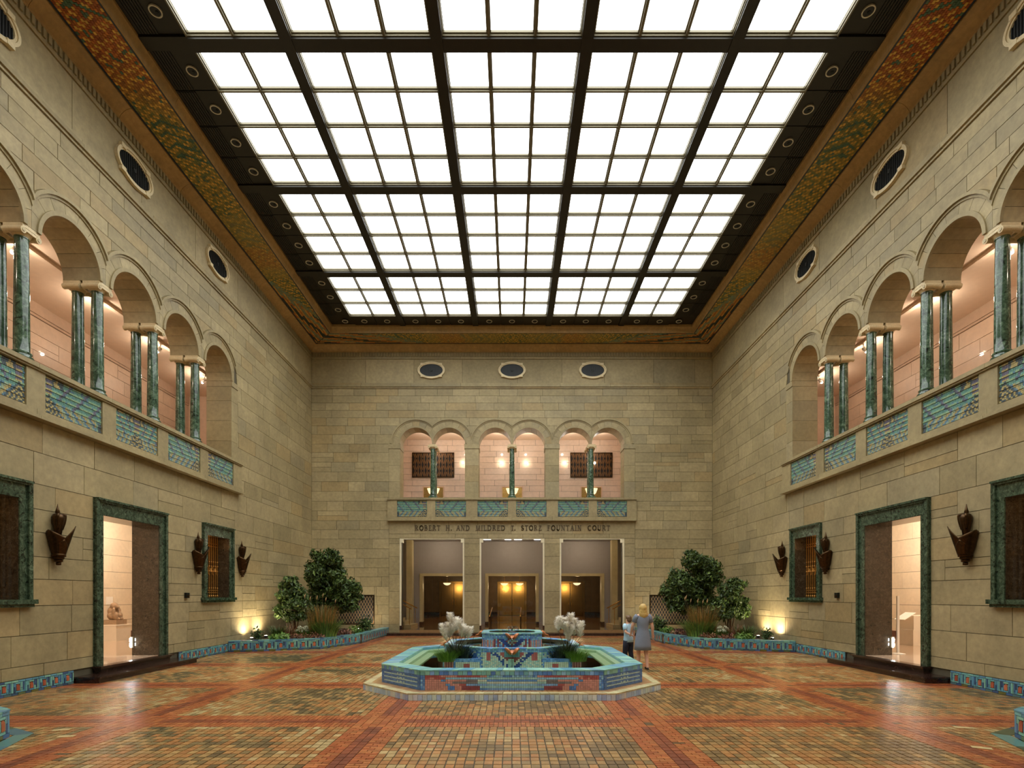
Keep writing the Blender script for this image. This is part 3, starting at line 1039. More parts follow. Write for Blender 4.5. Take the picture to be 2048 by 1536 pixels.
def gallery_back():
    r = random.Random(77)
    y0, y1, z0, z1 = D + BACK_DEPTH, 27.9, 5.45, 9.95
    gf = F((0, y1, 0), (1, 0, 0), (0, 0, 1), (0, -1, 0))
    w = MB().box(-6.2, 6.2, y1 + 0.03, y1 + 0.2, z0, z1).build('wall_gallery_back', M['joint'])
    tag(w, 'pink lit limestone wall behind the far arcade', None, None, 'structure')
    zs = [z0 + (z1 - z0) * i / 15 for i in range(16)]
    q = ashlar(zs, -5.9, 5.9, 0.9, 1.8, r)
    sh = [rect_shape(x) for x in q]
    lay_blocks(w, gf, sh, M['pink_stone'], lambda q: mul(C(230, 206, 184), q.uniform(0.95, 1.03)), r, -0.035, 0.0)
    for s, n in ((-1, 'left'), (1, 'right')):
        o = MB().box(*sorted((s * 5.9, s * 6.1)), y0, y1, z0, z1, C(222, 194, 168)).build('wall_gallery_back_' + n, M['pink_stone'])
        tag(o, '%s end wall of the far gallery' % n, None, None, 'structure')
    f = MB().box(-6.1, 6.1, y0, y1 + 0.2, z0 - 0.15, z0).build('floor_gallery_back', M['room_floor'])
    c = MB().box(-6.2, 6.2, y0, y1 + 0.2, z1, z1 + 0.2).build('ceiling_gallery_back', M['plaster'])
    tag(f, 'floor of the far upper gallery', None, None, 'structure')
    tag(c, 'plaster ceiling of the far upper gallery', None, None, 'structure')
    nm = ['leftmost', 'second from left', 'third from left', 'third from right', 'second from right', 'rightmost']
    for k, x in enumerate((-4.1, -2.55, -0.55, 0.75, 2.75, 4.3)):
        z = 8.72
        t = empty('wall_spot', (x, y1, z - 0.06), '%s small glowing lamp on the far gallery wall' % nm[k], 'lamp', 'far gallery wall lamps')
        MB().fbox(gf, x - 0.04, x + 0.04, z - 0.05, z + 0.05, 0.0, 0.05).build('bracket', M['white'], t)
        MB().ball((x, y1 - 0.10, z), 0.055, 10, 6).build('bulb', M['bulb'], t, True)
        lamp('lamp_light', 'POINT', (x, y1 - 1.5, z + 0.85), BACK_GALLERY_W, (1.0, 0.91, 0.80), 0.06, parent=t)
gallery_back()

# ------------------------------------------------------------------ rooms behind the side doors
def side_room(side):
    s = side
    nm = 'left' if s < 0 else 'right'
    r = random.Random(90 + s)
    X0, X1, y0, y1, z0, z1 = W + 0.68, 14.5, 9.6, 22.0, 0.29, 4.55
    sx = lambda a, b: sorted((s * a, s * b))
    gf = F((s * X1, 0, 0), (0, 1, 0), (0, 0, 1), (-s, 0, 0))
    w = MB().box(*sx(X1 + 0.02, X1 + 0.2), y0, y1, z0, z1).build('wall_room_' + nm, M['joint'])
    tag(w, 'cream stone wall of the room behind the %s doorway' % nm, None, None, 'structure')
    sh = [rect_shape(q) for q in ashlar([z0, 0.95, 1.5, 2.1, 2.7, 3.3, 3.9, z1], y0, y1, 1.0, 2.2, r)]
    g2 = [[(a, b) for a, b in p] for p in sh]
    lay_blocks(w, gf, g2, M['pink_stone'], lambda q: mul(C(234, 218, 192), q.uniform(0.96, 1.03)), r, -0.03, 0.0)
    b = MB().fbox(gf, y0, y1, z0, z0 + 0.22, 0.0, 0.03).build('baseboard_room_' + nm, M['wood'])
    tag(b, 'dark wooden skirting of the %s room' % nm, None, None, 'structure')
    for (a, bb, q) in ((y0 - 0.2, y0, 'near'), (y1, y1 + 0.2, 'far')):
        o = MB().box(*sx(X0, X1 + 0.2), a, bb, z0, z1, C(234, 218, 192)).build('wall_room_%s_%s' % (nm, q), M['pink_stone'])
        tag(o, '%s wall of the room behind the %s doorway' % (q, nm), None, None, 'structure')
    f = MB().box(*sx(X0 - 0.0, X1 + 0.2), y0, y1, z0 - 0.2, z0).build('floor_room_' + nm, M['room_floor'])
    c = MB().box(*sx(X0, X1 + 0.2), y0, y1, z1, z1 + 0.15).build('ceiling_room_' + nm, M['plaster'])
    tag(f, 'polished pale floor beyond the %s doorway' % nm, None, None, 'structure')
    tag(c, 'ceiling of the room behind the %s doorway' % nm, None, None, 'structure')
    for k, (x, y) in enumerate(((12.2, 13.4), (12.6, 18.0))):
        t = empty('ceiling_lamp', (s * x, y, z1 - 0.08), '%s round ceiling lamp in the room past the %s doorway' % (('near', 'far')[k], nm), 'lamp', 'room ceiling lamps')
        MB().lathe((s * x, y, z1 - 0.06), [(0.10, 0.0), (0.11, 0.06)], 14).build('housing', M['white'], t)
        MB().lathe((s * x, y, z1 - 0.075), [(0.06, 0.0), (0.08, 0.015)], 14).build('lens', M['bulb'], t)
        lamp('lamp_light', 'POINT', (s * x, y, z1 - 0.25), ROOM_W, (1.0, 0.87, 0.70), 0.08, parent=t)
for s in (-1, 1): side_room(s)

# ------------------------------------------------------------------ vestibule and lobby behind the portal
def lobby():
    y0, yb, yf = D + BACK_DEPTH, 29.0, 42.0
    zf, zc = 0.24, 4.75
    f = MB().box(-8.5, 8.5, D - 0.0, yf + 0.2, zf - 0.3, zf).build('floor_lobby', M['floor_in'])
    tag(f, 'polished brown terrazzo floor of the entrance lobby', None, None, 'structure')
    cc = MB().box(-8.5, 8.5, y0, yb + 0.4, zc, zc + 0.2).build('ceiling_vestibule', M['grey'])
    tag(cc, 'vestibule ceiling behind the three doorways', None, None, 'structure')
    c2 = MB().box(-8.5, 8.5, yb + 0.4, yf + 0.2, 3.35, 3.5).build('ceiling_lobby', M['brownwall'])
    tag(c2, 'dim brown lobby ceiling', None, None, 'structure')
    # bulkhead wall with three openings
    b = MB()
    b.box(-8.5, 8.5, yb, yb + 0.4, 3.02, zc)
    for (a, e) in ((-8.5, -5.0), (-1.95, -1.45), (1.45, 1.95), (5.0, 8.5)):
        b.box(a, e, yb, yb + 0.4, zf, 3.02)
    w = b.build('wall_lobby_bulkhead', M['grey'])
    tag(w, 'grey bulkhead wall between vestibule and lobby', None, None, 'structure')
    for (a, e) in ((-5.0, -1.95), (-1.45, 1.45), (1.95, 5.0)):
        MB().box(a, e, yb - 0.03, yb + 0.42, 2.88, 3.02).build('lintel', M['beige'], w)
        for x0, x1 in ((a, a + 0.16), (e - 0.16, e)):
            MB().box(x0, x1, yb - 0.03, yb + 0.42, zf, 2.88).build('door_jamb', M['beige'], w)
            MB().box(x0 - 0.01, x1 + 0.01, yb - 0.05, yb + 0.43, zf, zf + 0.16).build('plinth', M['step'], w)
    for s, n in ((-1, 'left'), (1, 'right')):
        o = MB().box(*sorted((s * 6.4, s * 6.6)), y0, yb, zf, zc).build('wall_vestibule_' + n, M['beige'])
        tag(o, 'beige %s wall of the vestibule' % n, None, None, 'structure')
        o = MB().box(*sorted((s * 7.6, s * 7.8)), yb, yf, zf, 3.4).build('wall_lobby_' + n, M['brownwall'])
        tag(o, 'brown marble %s wall of the lobby' % n, None, None, 'structure')
        # pilaster beside the stair
        o = MB().box(*sorted((s * 5.25, s * 5.55)), 28.1, 28.6, zf, zc).build('trim_%d' % (6 + s), M['beige'])
        tag(o, 'beige marble pilaster by the %s vestibule stair' % n, None, None, 'structure')
    o = MB().box(-8.5, 8.5, yf, yf + 0.2, zf, 3.4).build('wall_lobby_far', M['brownwall'])
    tag(o, 'brown marble end wall of the lobby', None, None, 'structure')
    for x in [k * 0.62 + 0.31 for k in range(-12, 12)]:
        if abs(x) > 1.25 and min(abs(abs(x) - 4.55), 9) > 0.75:
            MB().box(x - 0.26, x + 0.26, yf - 0.03, yf, 0.55, 3.1).build('wall_panel', M['brownwall'], o)
    MB().box(-8.5, 8.5, yf - 0.05, yf, zf, 0.5).build('skirting', M['step'], o)
    # bronze doors at the end of the lobby
    for k, (xc, lab) in enumerate(((0.0, 'centre'), (-4.55, 'left'), (4.55, 'right'))):
        t = empty('door_%d' % (3 + k), (xc, yf - 0.06, zf), 'polished bronze double door at the %s end of the lobby' % lab, None, None, 'structure')
        for s in (-1, 1):
            a, e = sorted((xc + s * 0.02, xc + s * 0.98))
            lf = MB().box(a, e, yf - 0.10, yf - 0.05, zf + 0.02, 2.76).build('door_leaf', M['gold'], t)
            MB().box(a + 0.14, e - 0.14, yf - 0.125, yf - 0.10, 0.75, 2.45).build('door_panel', M['gold'], lf)
            xh = xc + s * 0.10
            MB().tube([(xh, yf - 0.16, 1.1), (xh, yf - 0.16, 1.5)], 0.02, 8).build('door_handle', M['brass'], lf)
        for s in (-1, 1):
            a, e = sorted((xc + s * 1.0, xc + s * 1.14))
            MB().box(a, e, yf - 0.12, yf, zf, 2.9).build('door_frame', M['gold'], t)
        MB().box(xc - 1.0, xc + 1.0, yf - 0.12, yf, 2.78, 2.9).build('door_frame', M['gold'], t)
    # lobby lamps: alabaster bowls hanging in pairs
    for k, (x, y, lab) in enumerate(((-0.55, 38.5, 'left bowl lamp of the pair before the centre lobby doors'), (0.55, 38.5, 'right bowl lamp of the pair before the centre lobby doors'), (-4.55, 37.5, 'bowl lamp before the left lobby doors'), (4.55, 37.5, 'bowl lamp before the right lobby doors'))):
        t = empty('bowl_lamp', (x, y, 2.52), 'glowing amber ' + lab, 'lamp', 'lobby bowl lamps')
        MB().lathe((x, y, 2.52), [(0.02, 0.0), (0.12, 0.02), (0.22, 0.08), (0.28, 0.17)], 16).build('bowl', M['bowl'], t, True)
        MB().tube([(x, y, 2.68), (x, y, 3.36)], 0.015, 6).build('stem', M['brass'], t)
        lamp('lamp_light', 'POINT', (x, y, 2.42), LOBBY_W, (1.0, 0.72, 0.38), 0.08, parent=t)
    for k, (x, y) in enumerate(((-3.7, 27.3), (0.0, 27.3), (3.7, 27.3))):
        t = empty('vestibule_downlight', (x, y, zc - 0.04), ['left', 'middle', 'right'][k] + ' small square vent lamp in the vestibule ceiling', 'lamp', 'vestibule lamps')
        MB().box(x - 0.12, x + 0.12, y - 0.07, y + 0.07, zc - 0.03, zc).build('housing', M['black'], t)
        MB().box(x - 0.06, x + 0.06, y - 0.04, y + 0.04, zc - 0.04, zc - 0.03).build('lens', M['bulb'], t)
        lamp('lamp_light', 'POINT', (x, y, zc - 0.25), 55.0, (1.0, 0.88, 0.68), 0.08, parent=t)
    # stairs and brass rails on both sides of the vestibule
    for s, n in ((-1, 'left'), (1, 'right')):
        t = empty('stair', (s * 5.6, 26.9, zf), 'short pale stone stair rising at the %s side of the vestibule' % n, 'stair')
        for k in range(3):
            MB().box(*sorted((s * (4.95 + 0.32 * k), s * 6.4)), 26.2, 28.1, zf + 0.15 * k, zf + 0.15 * (k + 1) - 0.002).build('step', M['beige'], t)
        for j, y in enumerate((26.35, 27.95)):
            hr = empty('handrail', (s * 5.2, y, zf + 0.15), '%s sloping brass handrail on the %s vestibule stair' % (('nearer', 'farther')[j], n), 'handrail')
            MB().tube([(s * 4.95, y, zf + 0.92), (s * 6.1, y, zf + 1.55)], 0.028, 8).build('rail', M['brass'], hr, True)
            for x, zt in ((5.05, 0.96), (5.9, 1.43)):
                MB().tube([(s * x, y, zf + 0.15 * int((x - 4.95) / 0.32 + 1)), (s * x, y, zf + zt)], 0.014, 6).build('post', M['brass'], hr)
    for j, x in enumerate((-1.02, 0.42)):
        hr = empty('handrail', (x, 26.0, zf), '%s free standing brass handrail inside the centre doorway' % ('left', 'right')[j], 'handrail')
        MB().tube([(x - 0.03, 24.95, zf + 0.62), (x + 0.03, 26.8, zf + 0.98)], 0.026, 8).build('rail', M['brass'], hr, True)
        for y, zt in ((25.05, 0.64), (26.6, 0.95)):
            MB().tube([(x, y, zf), (x, y, zf + zt)], 0.02, 8).build('post', M['bronze'], hr)
    # lower step in front of the portal
    st = MB().box(-5.78, 5.78, D - 0.42, D - 0.021, 0.0, 0.115).build('portal_step', M['step'])
    tag(st, 'long dark marble step in front of the three far doorways', 'step')
    # nickel frames with corner blocks and their glass, one in each doorway
    for k, (a, b) in enumerate(PORTAL):
        n = ('left', 'centre', 'right')[k]
        t = empty('trim_%d' % (10 + k), ((a + b) / 2, D, zf), 'pale metal lining of the %s far doorway' % n, None, None, 'structure')
        for x0, x1 in ((a, a + 0.07), (b - 0.07, b)):
            MB().box(x0, x1, D + 0.02, D + 0.12, zf, ZDOOR - 0.2).build('jamb', M['silver'], t)
            MB().box(x0 - 0.0, x1 + 0.0, D + 0.012, D + 0.5, zf, zf + 0.2).build('plinth', M['step'], t)
            sg = 1 if x0 == a else -1
            e0, e1 = sorted((a if sg > 0 else b, (a if sg > 0 else b) + sg * 0.16))
            MB().box(e0, e1, D + 0.01, D + 0.2, ZDOOR - 0.2, ZDOOR - 0.05).build('corner_block', M['silver'], t)
        MB().box(a, b, D + 0.02, D + 0.1, ZDOOR - 0.05, ZDOOR).build('head', M['silver'], t)
        if k == 1:
            for x0, x1 in ((-1.32, -0.98), (-0.34, -0.04), (0.1, 0.46), (1.02, 1.32)):
                MB().box(x0, x1, D + 0.03, D + 0.09, ZDOOR - 0.065, ZDOOR - 0.05).build('head_glint_strip', M['strip'], t)  # glowing strips added in place of bright reflections along the head
        gl = MB().box(a + 0.07, b - 0.07, D + 0.30, D + 0.312, zf, ZDOOR).build('window_%d' % (5 + k), M['glass'])
        tag(gl, 'clear glass pane filling the %s far doorway' % n, None, None, 'structure')
lobby()

# ================================================================== OBJECTS
ORD = ['first', 'second', 'third', 'fourth', 'fifth', 'sixth', 'seventh', 'eighth', 'ninth', 'tenth', 'eleventh', 'twelfth', 'thirteenth', 'fourteenth', 'fifteenth', 'sixteenth', 'seventeenth', 'eighteenth']

# ---- columns -------------------------------------------------------
def column_meshes(h):
    """parts of one column in local coordinates (base at z = 0, u along x, n along -y)"""
    parts = []
    b = MB().box(-0.19, 0.19, -0.19, 0.19, 0.0, 0.07)
    parts.append(('plinth', b, 'green', False))
    b = MB().lathe((0, 0, 0), [(0.175, 0.07), (0.188, 0.095), (0.175, 0.12), (0.150, 0.13), (0.145, 0.16), (0.160, 0.175), (0.160, 0.195), (0.140, 0.21)], 20)
    parts.append(('base_ring', b, 'green', True))
    prof = [(0.135, 0.21)] + [(0.128 - 0.020 * t ** 1.6, 0.23 + (h - 0.23 - 0.215) * t) for t in [i / 8 for i in range(9)]]
    prof += [(0.118, h - 0.205), (0.118, h - 0.185)]
    parts.append(('shaft', MB().lathe((0, 0, 0), prof, 20), 'green', True))
    c = C(214, 194, 150)
    b = MB().lathe((0, 0, 0), [(0.112, h - 0.19), (0.13, h - 0.16), (0.155, h - 0.12)], 18, c)
    for s in (-1, 1):
        b.tube([(s * 0.165, -0.19, h - 0.125), (s * 0.165, -0.08, h - 0.112), (s * 0.165, 0.08, h - 0.112), (s * 0.165, 0.19, h - 0.125)], [0.062, 0.054, 0.054, 0.062], 14, c)
        for y in (-0.195, 0.195):
            b.tube([(s * 0.165, y - 0.004, h - 0.125), (s * 0.165, y + 0.004, h - 0.125)], 0.030, 10, mul(c, 0.75))
    b.box(-0.165, 0.165, -0.185, 0.185, h - 0.12, h - 0.062, c)
    parts.append(('scroll_capital', b, 'cap', True))
    b = MB().box(-0.185, 0.185, -0.19, 0.19, h - 0.064, h - 0.002, c)
    parts.append(('abacus', b, 'cap', False))
    return parts

COLM = {}
def column(loc, h, rz, label, group):
    t = empty('marble_column', loc, label, 'column', group)
    key = round(h, 3)
    if key not in COLM:
        COLM[key] = []
        for nm, mb, mt, sm in column_meshes(h):
            o = mb.build(nm, M[mt], t, False, origin=(0, 0, 0))
            if sm:
                o.data.shade_smooth() if hasattr(o.data, 'shade_smooth') else None
                o.data.set_sharp_from_angle(angle=0.7)
            o.location = (0, 0, 0)
            COLM[key].append((nm, o.data))
    else:
        for nm, me in COLM[key]:
            o = bpy.data.objects.new(nm, me)
            COL.objects.link(o)
            o.parent = t
    t.rotation_euler.z = rz

for s, nm in ((-1, 'left'), (1, 'right')):
    for k in range(4):
        y = ARCH_SIDE[k] + PITCH / 2
        pos = ('nearest', 'second nearest', 'third nearest', 'farthest')[k]
        column((s * (W + 0.18), y, 6.34), ZS - 6.34, PI / 2, 'green marble column on the court side, %s pair of the %s arcade' % (pos, nm), 'arcade columns')
        column((s * (W + 0.62), y, 6.34), ZS - 6.34, PI / 2, 'green marble column on the gallery side, %s pair of the %s arcade' % (pos, nm), 'arcade columns')
for k, x in enumerate((-3.68, 0.0, 3.68)):
    pos = ('left', 'middle', 'right')[k]
    column((x, D + 0.18, 6.34), ZSB - 6.34, 0, 'front green marble column in the %s bay of the far arcade' % pos, 'arcade columns')
    column((x, D + 0.62, 6.34), ZSB - 6.34, 0, 'rear green marble column in the %s bay of the far arcade' % pos, 'arcade columns')

# ---- balconies with tile panels -----------------------------------
def panel_cols(nu, nv, kind, R):
    """kind: -1 wing pattern rising to the left, +1 mirrored, 0 symmetric"""
    cols = np.zeros((nu, nv, 3))
    TE, GR, BL, GD, NV, PU, LT = C(112, 162, 150), C(152, 182, 142), C(98, 134, 156), C(188, 172, 118), C(84, 98, 104), C(118, 116, 136), C(156, 176, 150)
    for i in range(nu):
        for j in range(nv):
            u, v = (i + 0.5) / nu, (j + 0.5) / nv
            if kind < 0: u = 1 - u
            if kind == 0: u = abs(u - 0.5) * 1.7
            # u = 0 is the pyramid side, wing stripes climb away from it
            w = u * 1.6
            c = TE if int(v * nv) % 3 else GR
            if R.rand() < 0.07: c = BL
            if kind == 0 and int(v * nv) % 3 == 0 and v > 0.3 and R.rand() < 0.5: c = GD
            q = (u * 2.0 - v * 0.85) % 0.62
            if u > 0.22 and q < 0.075: c = PU
            elif u > 0.22 and q < 0.12: c = NV if R.rand() < 0.6 else BL
            base = 0.40 - 0.12 * u
            if v < base and u < 0.92:
                c = GD if (u * 6.4 + v * 2.6) % 1.0 < 0.36 else (LT if (u * 6.4 + v * 2.6) % 1.0 < 0.7 else BL)
            hh = 0.52 - abs(u - 0.07) * 2.3
            if v < hh:
                st = (v - hh) * 7 % 1.0
                c = GD if st < 0.5 else NV
            if 0.02 < u < 0.13 and v >= 0.52: c = PU if (v * 12) % 1.0 < 0.6 else GD
            if v > 0.78 and 0.13 < u < 0.30: c = GD if abs(u - 0.2) < 0.05 * (1 - (v - 0.78) * 4) + 0.012 else NV
            if u > 0.93 and v < 0.25: c = NV
            cols[i, j] = mul(c, R.uniform(0.72, 0.95))
    return cols

def balcony(fr, u0, u1, panels, label, thick):
    t = empty('balcony', fr.p((u0 + u1) / 2, 5.27, 0.0), label, 'balcony')
    r = random.Random(len(panels) + int(u0))
    body = M['stone']
    # moulded ledge below, in lengths
    cuts = [u0] + [ (panels[i][1] + panels[i + 1][0]) / 2 for i in range(len(panels) - 1)] + [u1]
    for i in range(len(cuts) - 1):
        a, b = cuts[i] + (0.003 if i else 0), cuts[i + 1] - (0.003 if i < len(cuts) - 2 else 0)
        cc = mul(STONE, r.uniform(0.93, 1.04))
        mb = MB().fbox(fr, a, b, 5.27, 5.325, -0.03, 0.20, cc)
        mb.fbox(fr, a, b, 5.325, 5.345, -0.03, 0.17, cc).fbox(fr, a, b, 5.345, 5.46, -0.03, 0.12, cc)
        mb.build('ledge_stone', body, t)
        mb = MB().fbox(fr, a, b, 6.215, 6.25, -thick, 0.135, cc).fbox(fr, a, b, 6.25, 6.335, -thick, 0.165, cc)
        mb.build('rail_stone', body, t)
    # posts between panels
    e = [u0] + [x for p in panels for x in p[:2]] + [u1]
    for i in range(0, len(e), 2):
        MB().fbox(fr, e[i], e[i + 1], 5.465, 6.212, -0.02, 0.10, mul(STONE, r.uniform(0.93, 1.04))).build('post', body, t)
    for k, (a, b, kind) in enumerate(panels):
        MB().fbox(fr, a + 0.002, b - 0.002, 5.465, 6.212, -0.02, 0.045, C(120, 110, 80)).build('panel_back', M['joint'], t)
        R = np.random.RandomState(100 + k + int(u0 * 3))
        nu, nv = int((b - a) / 0.045), 19
        cc = panel_cols(nu, nv, kind, R)
        du, dv = (b - a - 0.01) / nu, (6.195 - 5.485) / nv
        I, J = np.meshgrid(np.arange(nu), np.arange(nv), indexing='ij')
        I, J = I.ravel(), J.ravel()
        U, V = a + 0.005 + I * du, 5.485 + J * dv
        nn = 0.062 + 0.012 * (J % 3 == 0) + R.uniform(-0.002, 0.002, len(I))
        ob = boxes_obj('tile_panel', fr, U + 0.002, U + du - 0.002, V + 0.002, V + dv - 0.002, 0.045, nn, cc.reshape(-1, 3), M['glaze'], t)
        tag(ob, 'teal, gold and blue relief tile panel', kind='stuff')

for s, nm in ((-1, 'left'), (1, 'right')):
    pl = []
    for k, c in enumerate(ARCH_SIDE):
        kd = (-1, 1, 0, -1, 1)[k]
        pl.append((c - 0.735, c + 0.735, kd))
    balcony(FL if s < 0 else FR, ARC0 - 0.1, ARC1 + 0.1, pl, 'stone balcony of the %s arcade with five tile panels' % nm, SIDE_DEPTH)
balcony(FB, -5.74, 5.74, [(-5.30, -3.92, -1), (-3.53, -2.12, 1), (-1.59, -0.19, -1), (0.19, 1.59, 1), (2.12, 3.53, -1), (3.92, 5.30, 1)], 'stone balcony of the far arcade with six tile panels', BACK_DEPTH)

# ---- oval vents -----------------------------------------------------
def oval_vent(fr, uc, zc, label):
    t = empty('oval_vent', fr.p(uc, zc - 0.4, 0.0), label, 'vent', 'oval vents below the cornice')
    a, b = 0.53, 0.29
    ns = 40
    def outline(k, grow):
        th = 2 * PI * k / ns
        return (uc + (a + grow) * math.cos(th), zc + (b + grow) * math.sin(th))
    mb = MB()
    for (g0, g1, nn) in ((0.0, 0.045, 0.05), (0.045, 0.10, 0.075)):
        for k in range(ns):
            mb.poly(fr, [outline(k, g0), outline(k + 1, g0), outline(k + 1, g1), outline(k, g1)], -0.01, nn, C(222, 204, 160))
    mb.build('oval_frame', M['cap'], t)
    for sx in (-1, 1):
        for sz in (-1, 1):
            q = uc + sx * 0.42
            w = zc + sz * 0.27
            MB().poly(fr, [(q - 0.075, w - 0.05), (q + 0.075, w - 0.05), (q + 0.075, w + 0.05), (q - 0.075, w + 0.05)], -0.01, 0.085, C(222, 204, 160)).build('corner_ear', M['cap'], t)
    MB().poly(fr, [outline(k, 0.01) for k in range(ns)], 0.004, 0.014).build('recess', M['black'], t)
    for k in range(-8, 9):
        u = k * 0.062
        h = b * math.sqrt(max(0, 1 - (u / a) ** 2))
        if h > 0.04:
            MB().fbox(fr, uc + u - 0.011, uc + u + 0.011, zc - h, zc + h, 0.014, 0.032).build('slat', M['iron'], t)
    MB().poly(fr, [(uc + 0.075 * math.cos(2 * PI * k / 8 + PI / 8) * (1 if k % 2 else 0.5), zc + 0.075 * math.sin(2 * PI * k / 8 + PI / 8) * (1 if k % 2 else 0.5)) for k in range(8)], 0.03, 0.045).build('rosette', M['iron'], t)
for s, nm in ((-1, 'left'), (1, 'right')):
    for k, y in enumerate((9.40, 13.10, 16.80)):
        oval_vent(FL if s < 0 else FR, y, 12.25, '%s oval framed vent high on the %s wall' % (('nearest', 'middle', 'farthest')[k], nm))
for k, x in enumerate((-3.73, 0.0, 3.73)):
    oval_vent(FB, x, 12.24, '%s oval framed vent high on the far wall' % ('left', 'middle', 'right')[k])

# ---- recessed downlights in the dark ceiling border -----------------
DLM = {}
def downlight(x, y, label):
    t = empty('recessed_downlight', (x, y, ZCEIL - 0.02), label, 'downlight', 'downlights of the ceiling border')
    if not DLM:
        n = 24
        mb = MB()
        for k in range(n):
            a0, a1 = 2 * PI * k / n, 2 * PI * (k + 1) / n
            mb.poly(FW, [(0.102 * math.cos(a0), 0.102 * math.sin(a0)), (0.125 * math.cos(a0), 0.125 * math.sin(a0)), (0.125 * math.cos(a1), 0.125 * math.sin(a1)), (0.102 * math.cos(a1), 0.102 * math.sin(a1))], -0.012, 0.018)
        parts = [('ring', mb, 'ring'), ('reflector', MB().lathe((0, 0, 0), [(0.096, 0.0), (0.09, 0.014)], 20), 'black')]
        parts.append(('lens', MB().lathe((0.02, 0.02, -0.012), [(0.03, 0.0), (0.034, 0.012)], 12), 'iron'))
        for nm, m, mt in parts:
            o = m.build(nm, M[mt], t, origin=(0, 0, 0))
            o.location = (0, 0, 0)
            DLM[nm] = o.data
    else:
        for nm, me in DLM.items():
            o = bpy.data.objects.new(nm, me)
            COL.objects.link(o)
            o.parent = t
for (x, y, s, k) in DOWNLIGHTS:
    if s and y < 10.0: continue
    if s:
        lab = 'ringed downlight, %s from the far corner along the %s ceiling edge' % (ORD[k], 'left' if s < 0 else 'right')
    elif k >= 89:
        lab = 'ringed downlight in the far %s corner of the ceiling border' % ('left' if k < 90 else 'right')
    else:
        lab = 'ringed downlight, %s from left along the far ceiling edge' % ORD[k]
    downlight(x, y, lab)

# ---- doorways, windows, steps ---------------------------------------
def surround(t, fr, o, i, mat, sill=False):
    """mitred stone frame between outer rectangle o and inner rectangle i"""
    ou0, ou1, oz0, oz1 = o
    iu0, iu1, iz0, iz1 = i
    zb = iz0 if sill else oz0
    def piece(name, pts, strips):
        mb = MB().poly(fr, pts, -0.06, 0.04)
        for sp, nn in strips: mb.poly(fr, sp, 0.03, nn)
        mb.build(name, mat, t)
    e = 0.085
    piece('jamb', [(ou0, zb), (iu0, zb), (iu0, iz1), (ou0, oz1)], [([(ou0, zb), (ou0 + e, zb), (ou0 + e, oz1 - e * 1.1), (ou0, oz1)], 0.085)])
    piece('jamb', [(iu1, zb), (ou1, zb), (ou1, oz1), (iu1, iz1)], [([(ou1 - e, zb), (ou1, zb), (ou1, oz1), (ou1 - e, oz1 - e * 1.1)], 0.085)])
    piece('head', [(ou0, oz1), (iu0, iz1), (iu1, iz1), (ou1, oz1)], [([(ou0, oz1), (ou0 + e, oz1 - e), (ou1 - e, oz1 - e), (ou1, oz1)], 0.085), ([(ou0 + 0.02, oz1 - 0.045), (ou1 - 0.02, oz1 - 0.045), (ou1 - 0.01, oz1), (ou0 + 0.01, oz1)], 0.12)])

def lining(t, fr, i, mat, depth, bottom=False):
    u0, u1, z0, z1 = i
    MB().fbox(fr, u0 - 0.02, u0 + 0.012, z0, z1, -depth, 0.02).build('reveal', mat, t)
    MB().fbox(fr, u1 - 0.012, u1 + 0.02, z0, z1, -depth, 0.02).build('reveal', mat, t)
    MB().fbox(fr, u0 + 0.012, u1 - 0.012, z1 - 0.012, z1 + 0.02, -depth, 0.02).build('soffit', mat, t)

